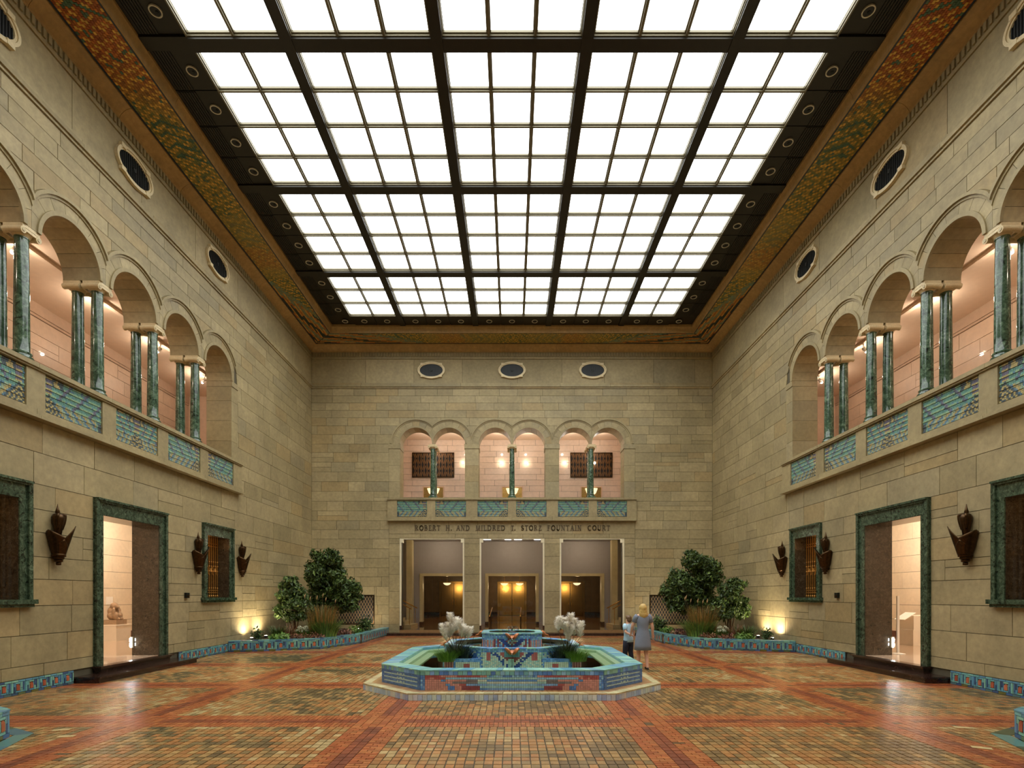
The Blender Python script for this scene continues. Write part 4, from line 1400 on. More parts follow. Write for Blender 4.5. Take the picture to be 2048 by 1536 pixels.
for s, nm in ((-1, 'left'), (1, 'right')):
    fr = FL if s < 0 else FR
    t = empty('door_%d' % (1 if s < 0 else 2), fr.p(13.07, 0.29, 0), 'tall green marble doorway in the %s wall' % nm, None, None, 'structure')
    surround(t, fr, (DOOR[0], DOOR[1], 0.29, DOOR[3]), DOOR_IN, M['greenframe'])
    lining(t, fr, DOOR_IN, M['darkmarble'], 0.68)
    MB().fbox(fr, DOOR_IN[0], DOOR_IN[1], 0.10, 0.292, -0.68, 0.0).build('threshold', M['room_floor'], t)
    st = empty('door_step', fr.p(13.07, 0.0, 0.3), 'dark marble double step below the %s doorway' % nm, 'step')
    mb = MB().poly(fr, [(11.30, 0.0), (14.80, 0.0), (14.80, 0.10), (11.30, 0.10)], 0.001, 0.55).poly(fr, [(11.28, 0.10), (14.82, 0.10), (14.82, 0.135), (11.28, 0.135)], 0.001, 0.58)
    mb.build('lower_step', M['step'], st)
    mb = MB().fbox(fr, 11.86, 14.28, 0.135, 0.22, 0.001, 0.15).fbox(fr, 11.84, 14.30, 0.22, 0.255, 0.001, 0.17).fbox(fr, 11.80, 14.34, 0.255, 0.288, 0.001, 0.21)
    mb.build('upper_step', M['step'], st)
    # small twin white lamp on the far jamb
    lt = empty('twin_step_lamp', fr.p(13.985, 0.52, -0.66), 'twin white lamp low on the far jamb of the %s doorway' % nm, 'lamp')
    MB().fbox(fr, 13.955, 14.008, 0.49, 0.77, -0.70, -0.64).build('housing', M['silver'], lt)
    for z in (0.57, 0.69):
        MB().fbox(fr, 13.925, 13.955, z - 0.038, z + 0.038, -0.69, -0.645).build('lens', M['led'], lt)
    # windows
    for k in range(2):
        o, i = WIN[k], WIN_IN[k]
        lab = ('far', 'near')[k]
        n = 8 + (0 if s < 0 else 2) + k
        t = empty('window_%d' % n, fr.p((o[0] + o[1]) / 2, o[2], 0), '%s green marble framed window with brass grille, %s wall' % (lab, nm), None, None, 'structure')
        surround(t, fr, o, i, M['greenframe'], True)
        lining(t, fr, i, M['darkmarble'], 0.62)
        MB().fbox(fr, o[0] - 0.06, o[1] + 0.06, 1.70, 1.785, -0.62, 0.13).fbox(fr, o[0] - 0.02, o[1] + 0.02, 1.64, 1.70, -0.06, 0.09).build('sill', M['greenframe'], t)
        MB().fbox(fr, i[0] - 0.1, i[1] + 0.1, i[2] - 0.1, i[3] + 0.1, -0.80, -0.70).build('back_panel', M['black'], t)
        gr = empty('window_grille', fr.p((i[0] + i[1]) / 2, i[2], -0.34), 'ornate brass grille in the %s window of the %s wall' % (lab, nm), 'grille')
        nb = 10
        for q in range(nb + 1):
            u = i[0] + 0.05 + (i[1] - i[0] - 0.1) * q / nb
            MB().fbox(fr, u - 0.013, u + 0.013, i[2] + 0.005, i[3] - 0.015, -0.355, -0.325).build('bar', M['brass'], gr)
            kn = MB()
            for z, rr in ((i[2] + 0.05, 0.030), (i[2] + 0.30, 0.024), (2.62, 0.026), (2.78, 0.026), (2.92, 0.024)):
                kn.ball(fr.p(u, z, -0.335), rr, 8, 5)
            kn.build('knob', M['brass'], gr, True)
        for z in (i[2] + 0.16, i[2] + 0.23, 3.42, 3.5):
            MB().fbox(fr, i[0] + 0.02, i[1] - 0.02, z - 0.012, z + 0.012, -0.352, -0.328).build('cross_bar', M['brass'], gr)
        for q in range(nb):
            ua = i[0] + 0.05 + (i[1] - i[0] - 0.1) * q / nb
            ub = i[0] + 0.05 + (i[1] - i[0] - 0.1) * (q + 1) / nb
            up = q % 2 == 0
            pts = [fr.p(ua + (ub - ua) * w, 2.55 + 0.2 * ((w if up else 1 - w)) + 0.1 * math.sin(2 * PI * w), -0.34) for w in [j / 6 for j in range(7)]]
            MB().tube(pts, 0.012, 6).build('scroll', M['brass'], gr, True)
        ll = empty('added_grille_light', fr.p((i[0] + i[1]) / 2, i[3] - 0.05, -0.2), 'unseen light added to brighten the grille of the %s window, %s wall' % (lab, nm), 'lamp')
        MB().fbox(fr, i[0] + 0.03, i[0] + 0.2, i[3] - 0.045, i[3] - 0.014, -0.20, -0.12).build('housing', M['bronze'], ll)
        lamp('lamp_light', 'POINT', fr.p(i[0] + 0.10, i[3] - 0.12, -0.16), 12.0, (1.0, 0.66, 0.32), 0.02, parent=ll)  # unseen light and housing, added to brighten the brass bars
    # small dark wall box
    bx = empty('wall_box', fr.p(15.2, 1.76, 0.0), 'small dark box on the %s wall between doorway and window' % nm, 'wall box')
    MB().fbox(fr, 15.13, 15.27, 1.78, 1.93, 0.003, 0.07).build('case', M['iron'], bx)
    MB().fbox(fr, 15.15, 15.25, 1.80, 1.86, 0.07, 0.078).build('face_plate', M['bronze'], bx)

# ---- bronze husk sconces --------------------------------------------
def sconce(fr, u, label):
    zb = 2.49
    t = empty('bronze_sconce', fr.p(u, zb, 0.0), label, 'sconce', 'bronze sconces')
    def P(a, rr, z, off=0.02):
        # a = 0 points out of the wall
        return fr.p(u + rr * math.sin(a), zb + z, max(0.004, off + rr * math.cos(a)))
    # stepped tip
    for k, (z0, z1, r0, r1) in enumerate(((-0.02, 0.045, 0.012, 0.045), (0.045, 0.10, 0.052, 0.072), (0.10, 0.15, 0.078, 0.096), (0.15, 0.21, 0.102, 0.122))):
        rings = [[P(2 * PI * q / 16, rr, z, 0.10) for q in range(16)] for rr, z in ((r0, z0), (r1, z0 + 0.006), (r1, z1 - 0.006), (r0 + 0.012, z1))]
        MB().loft(rings).build('tip_ring', M['bronze'], t, True)
    # three pointed husk leaves
    def leaf(a0, a1, peak, ztop, zlow, flare):
        nA, nZ = 11, 8
        rows = []
        for j in range(nZ + 1):
            row = []
            for i in range(nA + 1):
                f = i / nA
                a = a0 + (a1 - a0) * f
                pk = 1 - abs(f - peak) / max(peak, 1 - peak)
                zt = zlow + (ztop - zlow) * max(pk, 0) ** 0.95
                tz = j / nZ
                z = 0.19 + (zt - 0.19) * tz
                rr = 0.114 + 1.2 * flare * ((z - 0.19) / 0.55) ** 1.0
                row.append(P(a, rr, z, 0.10))
            rows.append(row)
        o = MB().loft(rows, close=False, caps=False).build('husk_leaf', M['bronze'], t, True, recalc=False)
        m = o.modifiers.new('thickness', 'SOLIDIFY')
        m.thickness = 0.012
    leaf(-2.3, 0.25, 0.28, 0.68, 0.46, 0.115)
    leaf(-0.45, 1.9, 0.50, 0.82, 0.48, 0.125)
    leaf(-0.9, 0.5, 0.35, 0.50, 0.30, 0.13)
    # curled cob above, with a spear finial
    MB().loft([[P(2 * PI * q / 14, rr, z, 0.09) for q in range(14)] for rr, z in ((0.04, 0.40), (0.05, 0.55), (0.075, 0.72), (0.105, 0.88), (0.112, 0.94), (0.09, 1.0), (0.05, 1.03))]).build('cob', M['bronze'], t, True)
    for sg in (-1, 1):
        pts = [P(sg * 0.9, 0.07 + 0.05 * w, 0.70 + 0.30 * w, 0.09) for w in [j / 8 for j in range(9)]]
        pts += [P(sg * 0.8, 0.10 - 0.03 * j, 1.02 - 0.03 * (j - 1), 0.09) for j in range(1, 3)]
        MB().tube(pts, [0.012 + 0.018 * math.sin(PI * j / 10) for j in range(11)], 8).build('curled_leaf', M['bronze'], t, True)
    MB().loft([[P(2 * PI * q / 10, rr, z, 0.08) for q in range(10)] for rr, z in ((0.03, 0.9), (0.035, 1.02), (0.042, 1.06), (0.026, 1.11), (0.003, 1.22))]).build('finial', M['bronze'], t, True)
for s, nm in ((-1, 'left'), (1, 'right')):
    for k, y in enumerate((10.82, 15.67, 18.2)):
        sconce(FL if s < 0 else FR, y, 'dark bronze husk shaped sconce, ' + ('near the camera beside the %s doorway' % nm, 'between doorway and far window on the %s wall' % nm, 'farthest on the %s wall past the window' % nm)[k])

# ---- blue green tile units: skirtings and planters -------------------
TG = [C(112, 172, 168), C(128, 184, 170), C(98, 154, 168), C(136, 186, 162), C(94, 146, 172)]
TD = [C(66, 92, 128), C(78, 108, 148), C(60, 84, 106)]
TO = [C(112, 108, 56), C(98, 116, 80), C(84, 112, 112)]
TR = [C(178, 96, 66), C(164, 84, 58), C(188, 108, 74)]
def tile_unit(fr, u0, u1, z0, z1, n, r, parent, name='tile_unit'):
    mb = MB()
    w, h = u1 - u0, z1 - z0
    X = lambda f: u0 + w * f
    Z = lambda f: z0 + h * f
    g = 0.004
    def t(a, b, c, d, col, nn=0.0):
        mb.fbox(fr, X(a) + g, X(b) - g, Z(c) + g, Z(d) - g, n, n + 0.018 + nn + r.uniform(-0.002, 0.002), mul(col, r.uniform(0.85, 1.12)))
    gc, dc, oc = r.choice, r.choice, r.choice
    t(0.0, 0.45, 0.0, 0.17, r.choice(TD)); t(0.45, 1.0, 0.0, 0.17, r.choice(TO))
    t(0.0, 0.13, 0.17, 0.86, r.choice(TG)); t(0.13, 0.26, 0.17, 0.55, r.choice(TD)); t(0.13, 0.26, 0.55, 0.86, r.choice(TG))
    t(0.26, 0.66, 0.17, 0.30, r.choice(TG)); t(0.26, 0.66, 0.74, 0.86, r.choice(TG))
    t(0.26, 0.33, 0.30, 0.74, r.choice(TG)); t(0.59, 0.66, 0.30, 0.74, r.choice(TG))
    rc = mul(r.choice(TR), r.uniform(0.9, 1.1))
    mb.poly(fr, [(X(0.33) + g, Z(0.30) + g), (X(0.59) - g, Z(0.30) + g), (X(0.59) - g, Z(0.62)), (X(0.46), Z(0.73)), (X(0.33) + g, Z(0.62))], n, n + 0.024, rc)
    t(0.66, 0.80, 0.17, 0.48, r.choice(TG)); t(0.66, 0.80, 0.48, 0.86, r.choice(TG + TD)); t(0.80, 0.91, 0.30, 0.86, r.choice(TD)); t(0.80, 0.91, 0.17, 0.30, r.choice(TG))
    t(0.91, 1.0, 0.17, 0.86, r.choice(TG))
    t(0.0, 0.5, 0.86, 1.0, r.choice(TG + TD[:1])); t(0.5, 1.0, 0.86, 1.0, r.choice(TG))
    return mb.build(name, M['glaze'], parent)

def skirting(s, u0, u1, n):
    fr = FL if s < 0 else FR
    nm = 'left' if s < 0 else 'right'
    r = random.Random(n + 300 + s)
    b = MB().fbox(fr, u0, u1, 0.0, 0.275, 0.001, 0.02).build('baseboard_%s_%d' % (nm, n), M['grout'])
    tag(b, 'blue green tile skirting %s on the %s wall' % (('before the doorway', 'past the doorway')[n - 1], nm), None, None, 'structure')
    k = max(1, round((u1 - u0) / 0.29))
    for i in range(k):
        tile_unit(fr, u0 + (u1 - u0) * i / k, u0 + (u1 - u0) * (i + 1) / k, 0.0, 0.28, 0.02, r, b)
for s in (-1, 1):
    skirting(s, 8.2, 11.27, 1)
    skirting(s, 14.84, 17.38, 2)

def seg_frame(p, q):
    p, q = np.array(p, float), np.array(q, float)
    L = np.linalg.norm(q - p)
    e = (q - p) / L
    return L, e

def smooth_path(P, sub=6):
    out = []
    n = len(P)
    for i in range(n - 1):
        p0 = np.array(P[max(i - 1, 0)]); p1 = np.array(P[i]); p2 = np.array(P[i + 1]); p3 = np.array(P[min(i + 2, n - 1)])
        for k in range(sub):
            t = k / sub
            out.append(tuple(0.5 * ((2 * p1) + (-p0 + p2) * t + (2 * p0 - 5 * p1 + 4 * p2 - p3) * t * t + (-p0 + 3 * p1 - 3 * p2 + p3) * t ** 3)))
    out.append(tuple(P[-1]))
    return out

def planter(s, far):
    nm = 'left' if s < 0 else 'right'
    H = 0.365
    P = [(s * x, y) for x, y in (PLANT_FAR if far else PLANT_NEAR)]
    t = empty('tiled_planter', (P[2][0], P[2][1], 0), 'curved blue green tiled planter in the %s %s corner' % ('far' if far else 'near', nm), 'planter', 'corner planters')
    r = random.Random(500 + s + (10 if far else 0))
    path = []
    for i in range(len(P) - 1):
        path += [tuple(np.array(P[i]) + (np.array(P[i + 1]) - np.array(P[i])) * k / 4) for k in range(4)]
    path.append(P[-1])
    corner = (s * (W - 0.03), D - 0.03 if far else 1.2)
    cen = np.mean(path + [corner], axis=0)
    def inward(path, d):
        out = []
        for i, p in enumerate(path):
            a = np.array(path[max(i - 1, 0)]); b = np.array(path[min(i + 1, len(path) - 1)])
            e = (b - a) / np.linalg.norm(b - a)
            nrm = np.array([-e[1], e[0]])
            if np.dot(nrm, np.array(corner) - np.array(p)) < 0: nrm = -nrm
            out.append(tuple(np.array(p) + nrm * d))
        return out
    outer = inward(path, 0.022)
    inner = inward(path, 0.30)
    MB().poly(FW, outer + inner[::-1], 0.0, H - 0.02).build('kerb_wall', M['grout'], t)
    soil = inner + [corner]
    MB().poly(FW, soil, 0.05, H - 0.06).build('soil', M['soil'], t)
    # tiled face and top
    Ls = [0]
    for i in range(len(outer) - 1): Ls.append(Ls[-1] + np.linalg.norm(np.array(outer[i + 1]) - outer[i]))
    def at(path, d):
        for i in range(len(Ls) - 1):
            if d <= Ls[i + 1] + 1e-9:
                f = (d - Ls[i]) / (Ls[i + 1] - Ls[i])
                return np.array(path[i]) * (1 - f) + np.array(path[i + 1]) * f
        return np.array(path[-1])
    n = round(Ls[-1] / 0.36)
    for i in range(n):
        a, b = at(outer, Ls[-1] * i / n), at(outer, Ls[-1] * (i + 1) / n)
        if not far and max(a[1], b[1]) < 5.4: continue
        L, e = seg_frame(a, b)
        nrm = np.array([-e[1], e[0]])
        if np.dot(nrm, np.array(corner) - a) > 0: nrm = -nrm
        fr = F((a[0], a[1], 0), (e[0], e[1], 0), (0, 0, 1), (nrm[0], nrm[1], 0))
        tile_unit(fr, 0, L, 0, H - 0.02, 0.0, r, t)
    m = n * 2
    for i in range(m):
        q = [at(pp, Ls[-1] * (i + f) / m) for pp, f in ((outer, 0.03), (outer, 0.97), (inner, 0.97), (inner, 0.03))]
        if not far and max(z[1] for z in q) < 5.4: continue
        out = [(np.array(z) + (np.array(z) - q[3 - j]) * 0.08) if j < 2 else z for j, z in enumerate(q)]
        MB().poly(FW, [tuple(z) for z in out], H - 0.02, H + r.uniform(-0.002, 0.002), mul(r.choice(TG + TG + TD[:1]), r.uniform(0.9, 1.15))).build('rim_tile', M['glaze'], t)
    if not far:
        # flat tile margin laid in the floor around it
        o2 = inward(path, -0.02)
        o3 = inward(path, -0.22)
        for i in range(len(path) - 1):
            if max(path[i][1], path[i + 1][1]) < 5.2: continue
            f = lambda A, k: tuple(A[k])
            MB().poly(FW, [f(o2, i), f(o2, i + 1), f(o3, i + 1), f(o3, i)], 0.001, 0.006, mul(r.choice(TG + TD[:1] + TO[1:2]), 0.45)).build('margin_tile', M['glaze'], t)
for s in (-1, 1):
    planter(s, True)
    planter(s, False)

# pale tiles set into the floor by the near planters
for s, spots in ((-1, ((-6.25, 7.42, 0.35), (-5.9, 7.08, 0.2))), (1, ((6.35, 7.55, -0.3), (5.75, 6.55, -0.5)))):
    for k, (x, y, a) in enumerate(spots):
        mb = MB()
        ca, sa = math.cos(a), math.sin(a)
        pts = [(x + ca * p - sa * q, y + sa * p + ca * q) for p, q in ((-0.1, -0.05), (0.1, -0.05), (0.1, 0.05), (-0.1, 0.05))]
        o = mb.poly(FW, pts, 0.0015, 0.006, C(206, 182, 128)).build('floor_marker', M['glaze'])
        tag(o, '%s cream tile in the floor by the near %s planter' % (('farther', 'nearer')[k], 'left' if s < 0 else 'right'), 'tile')

# ---- planting --------------------------------------------------------
def leaf_cloud(name, parent, blobs, n, size, pal, seed):
    """a mass of small folded leaves scattered through the shells of several blobs"""
    R = np.random.RandomState(seed)
    V, K, Fc = [], [], []
    wts = np.array([b[3] * b[4] * b[5] for b in blobs]) ** 0.67
    wts /= wts.sum()
    cnt = (wts * n).astype(int)
    for (x, y, z, a, b, c), k in zip(blobs, cnt):
        d = R.normal(size=(k, 3))
        d /= np.linalg.norm(d, axis=1)[:, None]
        rr = R.uniform(0.25, 1.25, k)
        p = np.array([x, y, z]) + d * rr[:, None] * np.array([a, b, c])
        nrm = d * 0.6 + R.normal(size=(k, 3)) * 0.9 + np.array([0, 0, 0.55])
        nrm /= np.linalg.norm(nrm, axis=1)[:, None]
        t = np.cross(nrm, R.normal(size=(k, 3)))
        t /= np.linalg.norm(t, axis=1)[:, None]
        t[:, 2] -= 0.25
        bn = np.cross(nrm, t)
        s = size * R.uniform(0.6, 1.25, k)[:, None]
        q = np.stack([p - t * s, p + bn * s * 0.42 + nrm * s * 0.12, p + t * s, p - bn * s * 0.42 + nrm * s * 0.12], 1)
        base = len(V) * 4
        V.append(q.reshape(-1, 3))
        c0 = np.array(pal)[R.randint(0, len(pal), k)] * R.uniform(0.7, 1.25, (k, 1))
        K.append(np.repeat(c0, 2, axis=0))
    V = np.concatenate(V)
    K = np.concatenate(K)
    m = len(V) // 4
    Fc = (np.array([(0, 1, 2), (0, 2, 3)])[None] + (np.arange(m) * 4)[:, None, None]).reshape(-1, 3).tolist()
    o = mesh_obj(name, V, Fc, M['leaf'], parent, K, False, False)
    return tag(o, kind='stuff')

LEAFP = [C(62, 84, 34), C(78, 102, 42), C(50, 68, 28), C(104, 126, 54), C(68, 90, 36)]
def tree(loc, label, stems, blobs, n, seed, size=0.08):
    t = empty('leafy_tree', loc, label, 'tree', 'planter trees')
    r = random.Random(seed)
    x, y, z = loc
    for k in range(stems):
        a = 2 * PI * k / stems + r.random()
        b = blobs[k % len(blobs)]
        p = [(x + 0.06 * math.cos(a), y + 0.06 * math.sin(a), z - 0.05)]
        for f in (0.3, 0.6, 1.0):
            p.append((x + (b[0] - x) * f + r.uniform(-0.05, 0.05), y + (b[1] - y) * f + r.uniform(-0.05, 0.05), z + (b[2] - z) * f))
        st = MB().tube(p, [0.026, 0.023, 0.019, 0.009], 7).build('stem', M['bark'], t, True)
        for q in range(4):
            f = r.uniform(0.55, 0.95)
            s0 = Vector(p[1]) * (1 - f) + Vector(p[3]) * f
            e = s0 + Vector((r.uniform(-.5, .5), r.uniform(-.5, .5), r.uniform(0.1, .5)))
            MB().tube([tuple(s0), tuple((s0 + e) / 2 + Vector((0, 0, 0.05))), tuple(e)], [0.016, 0.011, 0.005], 5).build('branch', M['bark'], st, True)
    # break the crown into many small tufts
    tufts = []
    for (bx, by, bz, ba, bb, bc) in blobs:
        for q in range(16):
            th, ph = r.uniform(0, 2 * PI), math.acos(r.uniform(-0.9, 1))
            f = r.uniform(0.55, 1.0)
            w = r.uniform(0.22, 0.40)
            tufts.append((bx + ba * f * math.sin(ph) * math.cos(th), by + bb * f * math.sin(ph) * math.sin(th), bz + bc * f * math.cos(ph), ba * w, bb * w, bc * w * 0.8))
        tufts.append((bx, by, bz, ba * 0.7, bb * 0.7, bc * 0.7))
    leaf_cloud('foliage', t, tufts, n, size, LEAFP, seed)
    return t

def grass(loc, label, n, h, spread, pal, seed, lean=0.35, width=0.012, heads=None, cat='grass', name='grass_clump', group='planter grasses'):
    t = empty(name, loc, label, cat, group)
    R = np.random.RandomState(seed)
    V, Fc, K = [], [], []
    for k in range(n):
        a = R.uniform(0, 2 * PI)
        rr = spread * 0.35 * math.sqrt(R.rand())
        hh = h * R.uniform(0.6, 1.05)
        ln = lean * hh * R.uniform(0.2, 1.2)
        wa = a + PI / 2 + R.uniform(-0.5, 0.5)
        w = width * R.uniform(0.7, 1.3)
        b = len(V)
        px, py = loc[0] + rr * math.cos(a), loc[1] + rr * math.sin(a)
        for j in range(5):
            f = j / 4
            x, y, z = px + ln * f * f * math.cos(a), py + ln * f * f * math.sin(a), loc[2] - 0.03 + hh * (f - 0.12 * f * f * lean * 2)
            ww = w * (1 - f * 0.85)
            V.append((x - ww * math.cos(wa), y - ww * math.sin(wa), z))
            V.append((x + ww * math.cos(wa), y + ww * math.sin(wa), z))
        c = mul(pal[R.randint(len(pal))], R.uniform(0.75, 1.2))
        for j in range(4):
            Fc.append((b + 2 * j, b + 2 * j + 1, b + 2 * j + 3, b + 2 * j + 2))
            K.append(c)
    tag(mesh_obj('blades', V, Fc, M['leaf'], t, K, True, False), kind='stuff')
    if heads:
        for k in range(heads[0]):
            a = R.uniform(0, 2 * PI)
            rr = spread * R.uniform(0.1, 0.6)
            p = Vector((loc[0] + rr * math.cos(a), loc[1] + rr * math.sin(a), loc[2] + h * R.uniform(0.95, 1.25)))
            MB().tube([(loc[0] + rr * 0.3 * math.cos(a), loc[1] + rr * 0.3 * math.sin(a), loc[2]), tuple(p)], 0.004, 4, ).build('stalk', M['bark'], t)
            MB().tube([tuple(p), tuple(p + Vector((0.01, 0, heads[1] * 0.5))), tuple(p + Vector((0.03, 0, heads[1])))], [0.008, 0.022, 0.004], 7, heads[2]).build('seed_head', M['plume'], t, True)
    return t

def hydrangea(loc, label, seed):
    t = empty('white_hydrangea', loc, label, 'flowers', 'white hydrangeas')
    R = random.Random(seed)
    leaf_cloud('foliage', t, [(loc[0], loc[1], loc[2] + 0.14, 0.24, 0.2, 0.14)], 160, 0.06, LEAFP, seed)
    for k in range(8):
        a = 2 * PI * k / 8 + R.random()
        rr = 0.20 * math.sqrt(R.random())
        c = (loc[0] + rr * math.cos(a), loc[1] + rr * math.sin(a), loc[2] + 0.24 + R.uniform(0, 0.16))
        mb = MB()
        for q in range(26):
            th, ph = R.uniform(0, 2 * PI), math.acos(R.uniform(-0.4, 1))
            mb.ball((c[0] + 0.065 * math.sin(ph) * math.cos(th), c[1] + 0.065 * math.sin(ph) * math.sin(th), c[2] + 0.055 * math.cos(ph)), 0.024, 6, 3, C(226, 224, 196))
        mb.build('flower_head', M['plume'], t, True)

def shrub(loc, label, rad, h, n, pal, seed, size=0.05, name='small_shrub', cat='shrub'):
    t = empty(name, loc, label, cat, 'low planter shrubs')
    leaf_cloud('foliage', t, [(loc[0], loc[1], loc[2] + h * 0.5, rad, rad, h * 0.55)], n, size, pal, seed)
    R = random.Random(seed)
    for k in range(4):
        a = R.uniform(0, 2 * PI)
        MB().tube([(loc[0], loc[1], loc[2] - 0.03), (loc[0] + rad * 0.5 * math.cos(a), loc[1] + rad * 0.5 * math.sin(a), loc[2] + h * 0.7)], [0.01, 0.005], 5).build('twig', M['bark'], t)

def uplight(loc, d, label, energy, col=(1.0, 0.83, 0.58)):
    t = empty('garden_uplight', loc, label, 'lamp', 'planter uplights')
    MB().lathe(loc, [(0.045, 0.0), (0.05, 0.02), (0.05, 0.08), (0.055, 0.085)], 12).build('housing', M['iron'], t)
    MB().lathe((loc[0], loc[1], loc[2] + 0.086), [(0.044, 0.0), (0.04, 0.006)], 12).build('lens', M['bulb'], t)
    lamp('lamp_light', 'SPOT', (loc[0], loc[1], loc[2] + 0.13), energy, col, 0.03, aim(d), 2.7, 1.0, parent=t)

ZSOIL = 0.305
GREENS = [C(70, 96, 44), C(92, 116, 52), C(56, 82, 40), C(110, 124, 60)]
TANS = [C(168, 120, 56), C(150, 104, 48), C(184, 142, 72), C(118, 112, 52)]
LIME = [C(110, 148, 58), C(92, 132, 50), C(130, 160, 74)]
REDS = [C(120, 66, 46), C(146, 88, 58), C(96, 58, 44), C(150, 112, 70)]
for s, nm in ((-1, 'left'), (1, 'right')):
    q = lambda x, y, z=ZSOIL: (s * x, y, z)
    tree(q(7.35, 21.3), 'tall round leafy tree in the far %s planter' % nm, 4,
         [(s * 7.45, 21.3, 2.75, 0.75, 0.7, 0.85), (s * 6.75, 21.2, 2.15, 0.62, 0.6, 0.75), (s * 7.75, 21.5, 2.1, 0.55, 0.55, 0.7), (s * 7.1, 21.2, 3.25, 0.48, 0.45, 0.42), (s * 6.5, 21.0, 1.6, 0.5, 0.45, 0.5), (s * 7.2, 21.4, 1.6, 0.65, 0.5, 0.6), (s * 7.85, 21.6, 1.5, 0.5, 0.45, 0.55), (s * 6.3, 21.1, 2.0, 0.46, 0.4, 0.55), (s * 7.9, 21.5, 2.75, 0.45, 0.4, 0.5)], 20000, 601 + s)
    tree(q(8.05, 19.9), 'smaller multi stemmed tree beside the wall in the far %s planter' % nm, 5,
         [(s * 8.1, 19.9, 1.85, 0.56, 0.5, 0.55), (s * 8.4, 19.9, 1.40, 0.42, 0.40, 0.46), (s * 7.75, 19.8, 1.30, 0.46, 0.42, 0.46), (s * 8.25, 19.9, 2.2, 0.36, 0.35, 0.32)], 8500, 611 + s)
    grass(q(7.0, 19.7), 'tall tan and green grass clump in front of the tree, far %s planter' % nm, 900, 1.25, 1.3, TANS + GREENS[:1], 621 + s, 0.25, 0.012, (6, 0.16, C(208, 176, 130)))
    grass(q(6.75, 19.35), 'broad green grass clump in front of the tan grass, far %s planter' % nm, 800, 0.78, 1.1, GREENS[:2] + LIME, 631 + s, 0.6, 0.015)
    grass(q(7.45, 19.1), 'low lime green grass tuft in the middle of the far %s planter' % nm, 320, 0.45, 0.8, LIME, 641 + s, 0.7)
    hydrangea(q(7.55, 19.15), 'cluster of white hydrangea heads in the far %s planter' % nm, 651 + s)
    grass(q(8.15, 18.65), 'spiky dark green clump near the wall in the far %s planter' % nm, 240, 0.6, 0.6, GREENS, 661 + s, 0.6, 0.018)
    grass(q(7.85, 18.75), 'reddish bronze spiky clump in the far %s planter' % nm, 130, 0.66, 0.5, REDS, 671 + s, 0.6, 0.012)
    shrub(q(8.6, 18.05), 'small dark upright shrub at the wall end of the far %s planter' % nm, 0.17, 0.42, 260, LEAFP[:3], 681 + s)
    shrub(q(7.95, 18.3), 'light green low shrub at the front edge of the far %s planter' % nm, 0.30, 0.24, 320, LIME, 691 + s, 0.06)
    shrub(q(7.4, 18.55), 'brownish heather like shrub at the rim of the far %s planter' % nm, 0.34, 0.22, 320, REDS, 701 + s, 0.04)
    shrub(q(6.9, 18.85), 'reddish low shrub beside the heather in the far %s planter' % nm, 0.30, 0.22, 300, REDS[1:], 711 + s, 0.04)
    shrub(q(6.35, 20.4), 'low reddish shrub along the portal side of the far %s planter' % nm, 0.30, 0.25, 280, REDS, 721 + s, 0.045)
    shrub(q(6.25, 21.3), 'light green leafy shrub along the portal side of the far %s planter' % nm, 0.28, 0.28, 260, LIME, 731 + s, 0.06)
    shrub(q(6.2, 22.6), 'dark green bush below the lattice vent, far %s planter' % nm, 0.34, 0.6, 600, LEAFP, 741 + s, 0.06)
    uplight(q(8.98, 18.45), (s * 0.10, 0.10, 1.0), 'glowing uplight at the wall end of the far %s planter' % nm, UPLIGHT_W)
    uplight(q(8.95, 19.45), (s * 0.12, 0.05, 1.0), 'uplight washing the wall behind the small tree, far %s planter' % nm, UPLIGHT_W * 0.8)
    uplight(q(6.75, 23.4), (0.0, 0.6, 1.0), 'uplight below the lattice vent, far %s planter' % nm, UPLIGHT_W * 0.6)

# ---- lattice vents low on the far wall -------------------------------
for s, nm in ((-1, 'left'), (1, 'right')):
    u0, u1 = sorted((s * 6.38, s * 8.88))
    t = empty('lattice_vent', FB.p((u0 + u1) / 2, 0.5, 0), 'black vent with diamond lattice low on the far wall, %s of the doorways' % nm, 'vent')
    MB().fbox(FB, u0, u1, 0.52, 1.84, -0.02, 0.0).build('recess', M['black'], t)
    for (a, b, c, d) in ((u0, u1, 0.52, 0.55), (u0, u1, 1.81, 1.84), (u0, u0 + 0.03, 0.55, 1.81), (u1 - 0.03, u1, 0.55, 1.81)):
        MB().fbox(FB, a, b, c, d, 0.0, 0.03).build('border', M['bronze'], t)
    w, h, sl = u1 - u0, 1.32, 0.5
    mb = MB()
    k = -1.0
    while k < w + h:
        for dr in (1, -1):
            # line u = k + v*0.6 clipped to the rectangle
            p = []
            for v in (0.0, h):
                p.append((k + dr * (v - h / 2) * 0.55 , v))
            (xa, va), (xb, vb) = p
            if xa == xb: continue
            def cl(x, va=va, vb=vb, xa=xa, xb=xb): return va + (vb - va) * (x - xa) / (xb - xa)
            lo, hi = (xa, xb) if xa < xb else (xb, xa)
            l2, h2 = max(lo, 0.01), min(hi, w - 0.01)
            if h2 - l2 < 0.02: continue
            pa, pb = (u0 + l2, 0.52 + cl(l2)), (u0 + h2, 0.52 + cl(h2))
            mb.poly(FB, [(pa[0] - 0.0055, pa[1]), (pa[0] + 0.0055, pa[1]), (pb[0] + 0.0055, pb[1]), (pb[0] - 0.0055, pb[1])], 0.004 + 0.006 * (dr > 0), 0.012 + 0.006 * (dr > 0), C(170, 140, 96))
        k += 0.135
    tag(mb.build('lattice', M['cap'], t), kind='stuff')

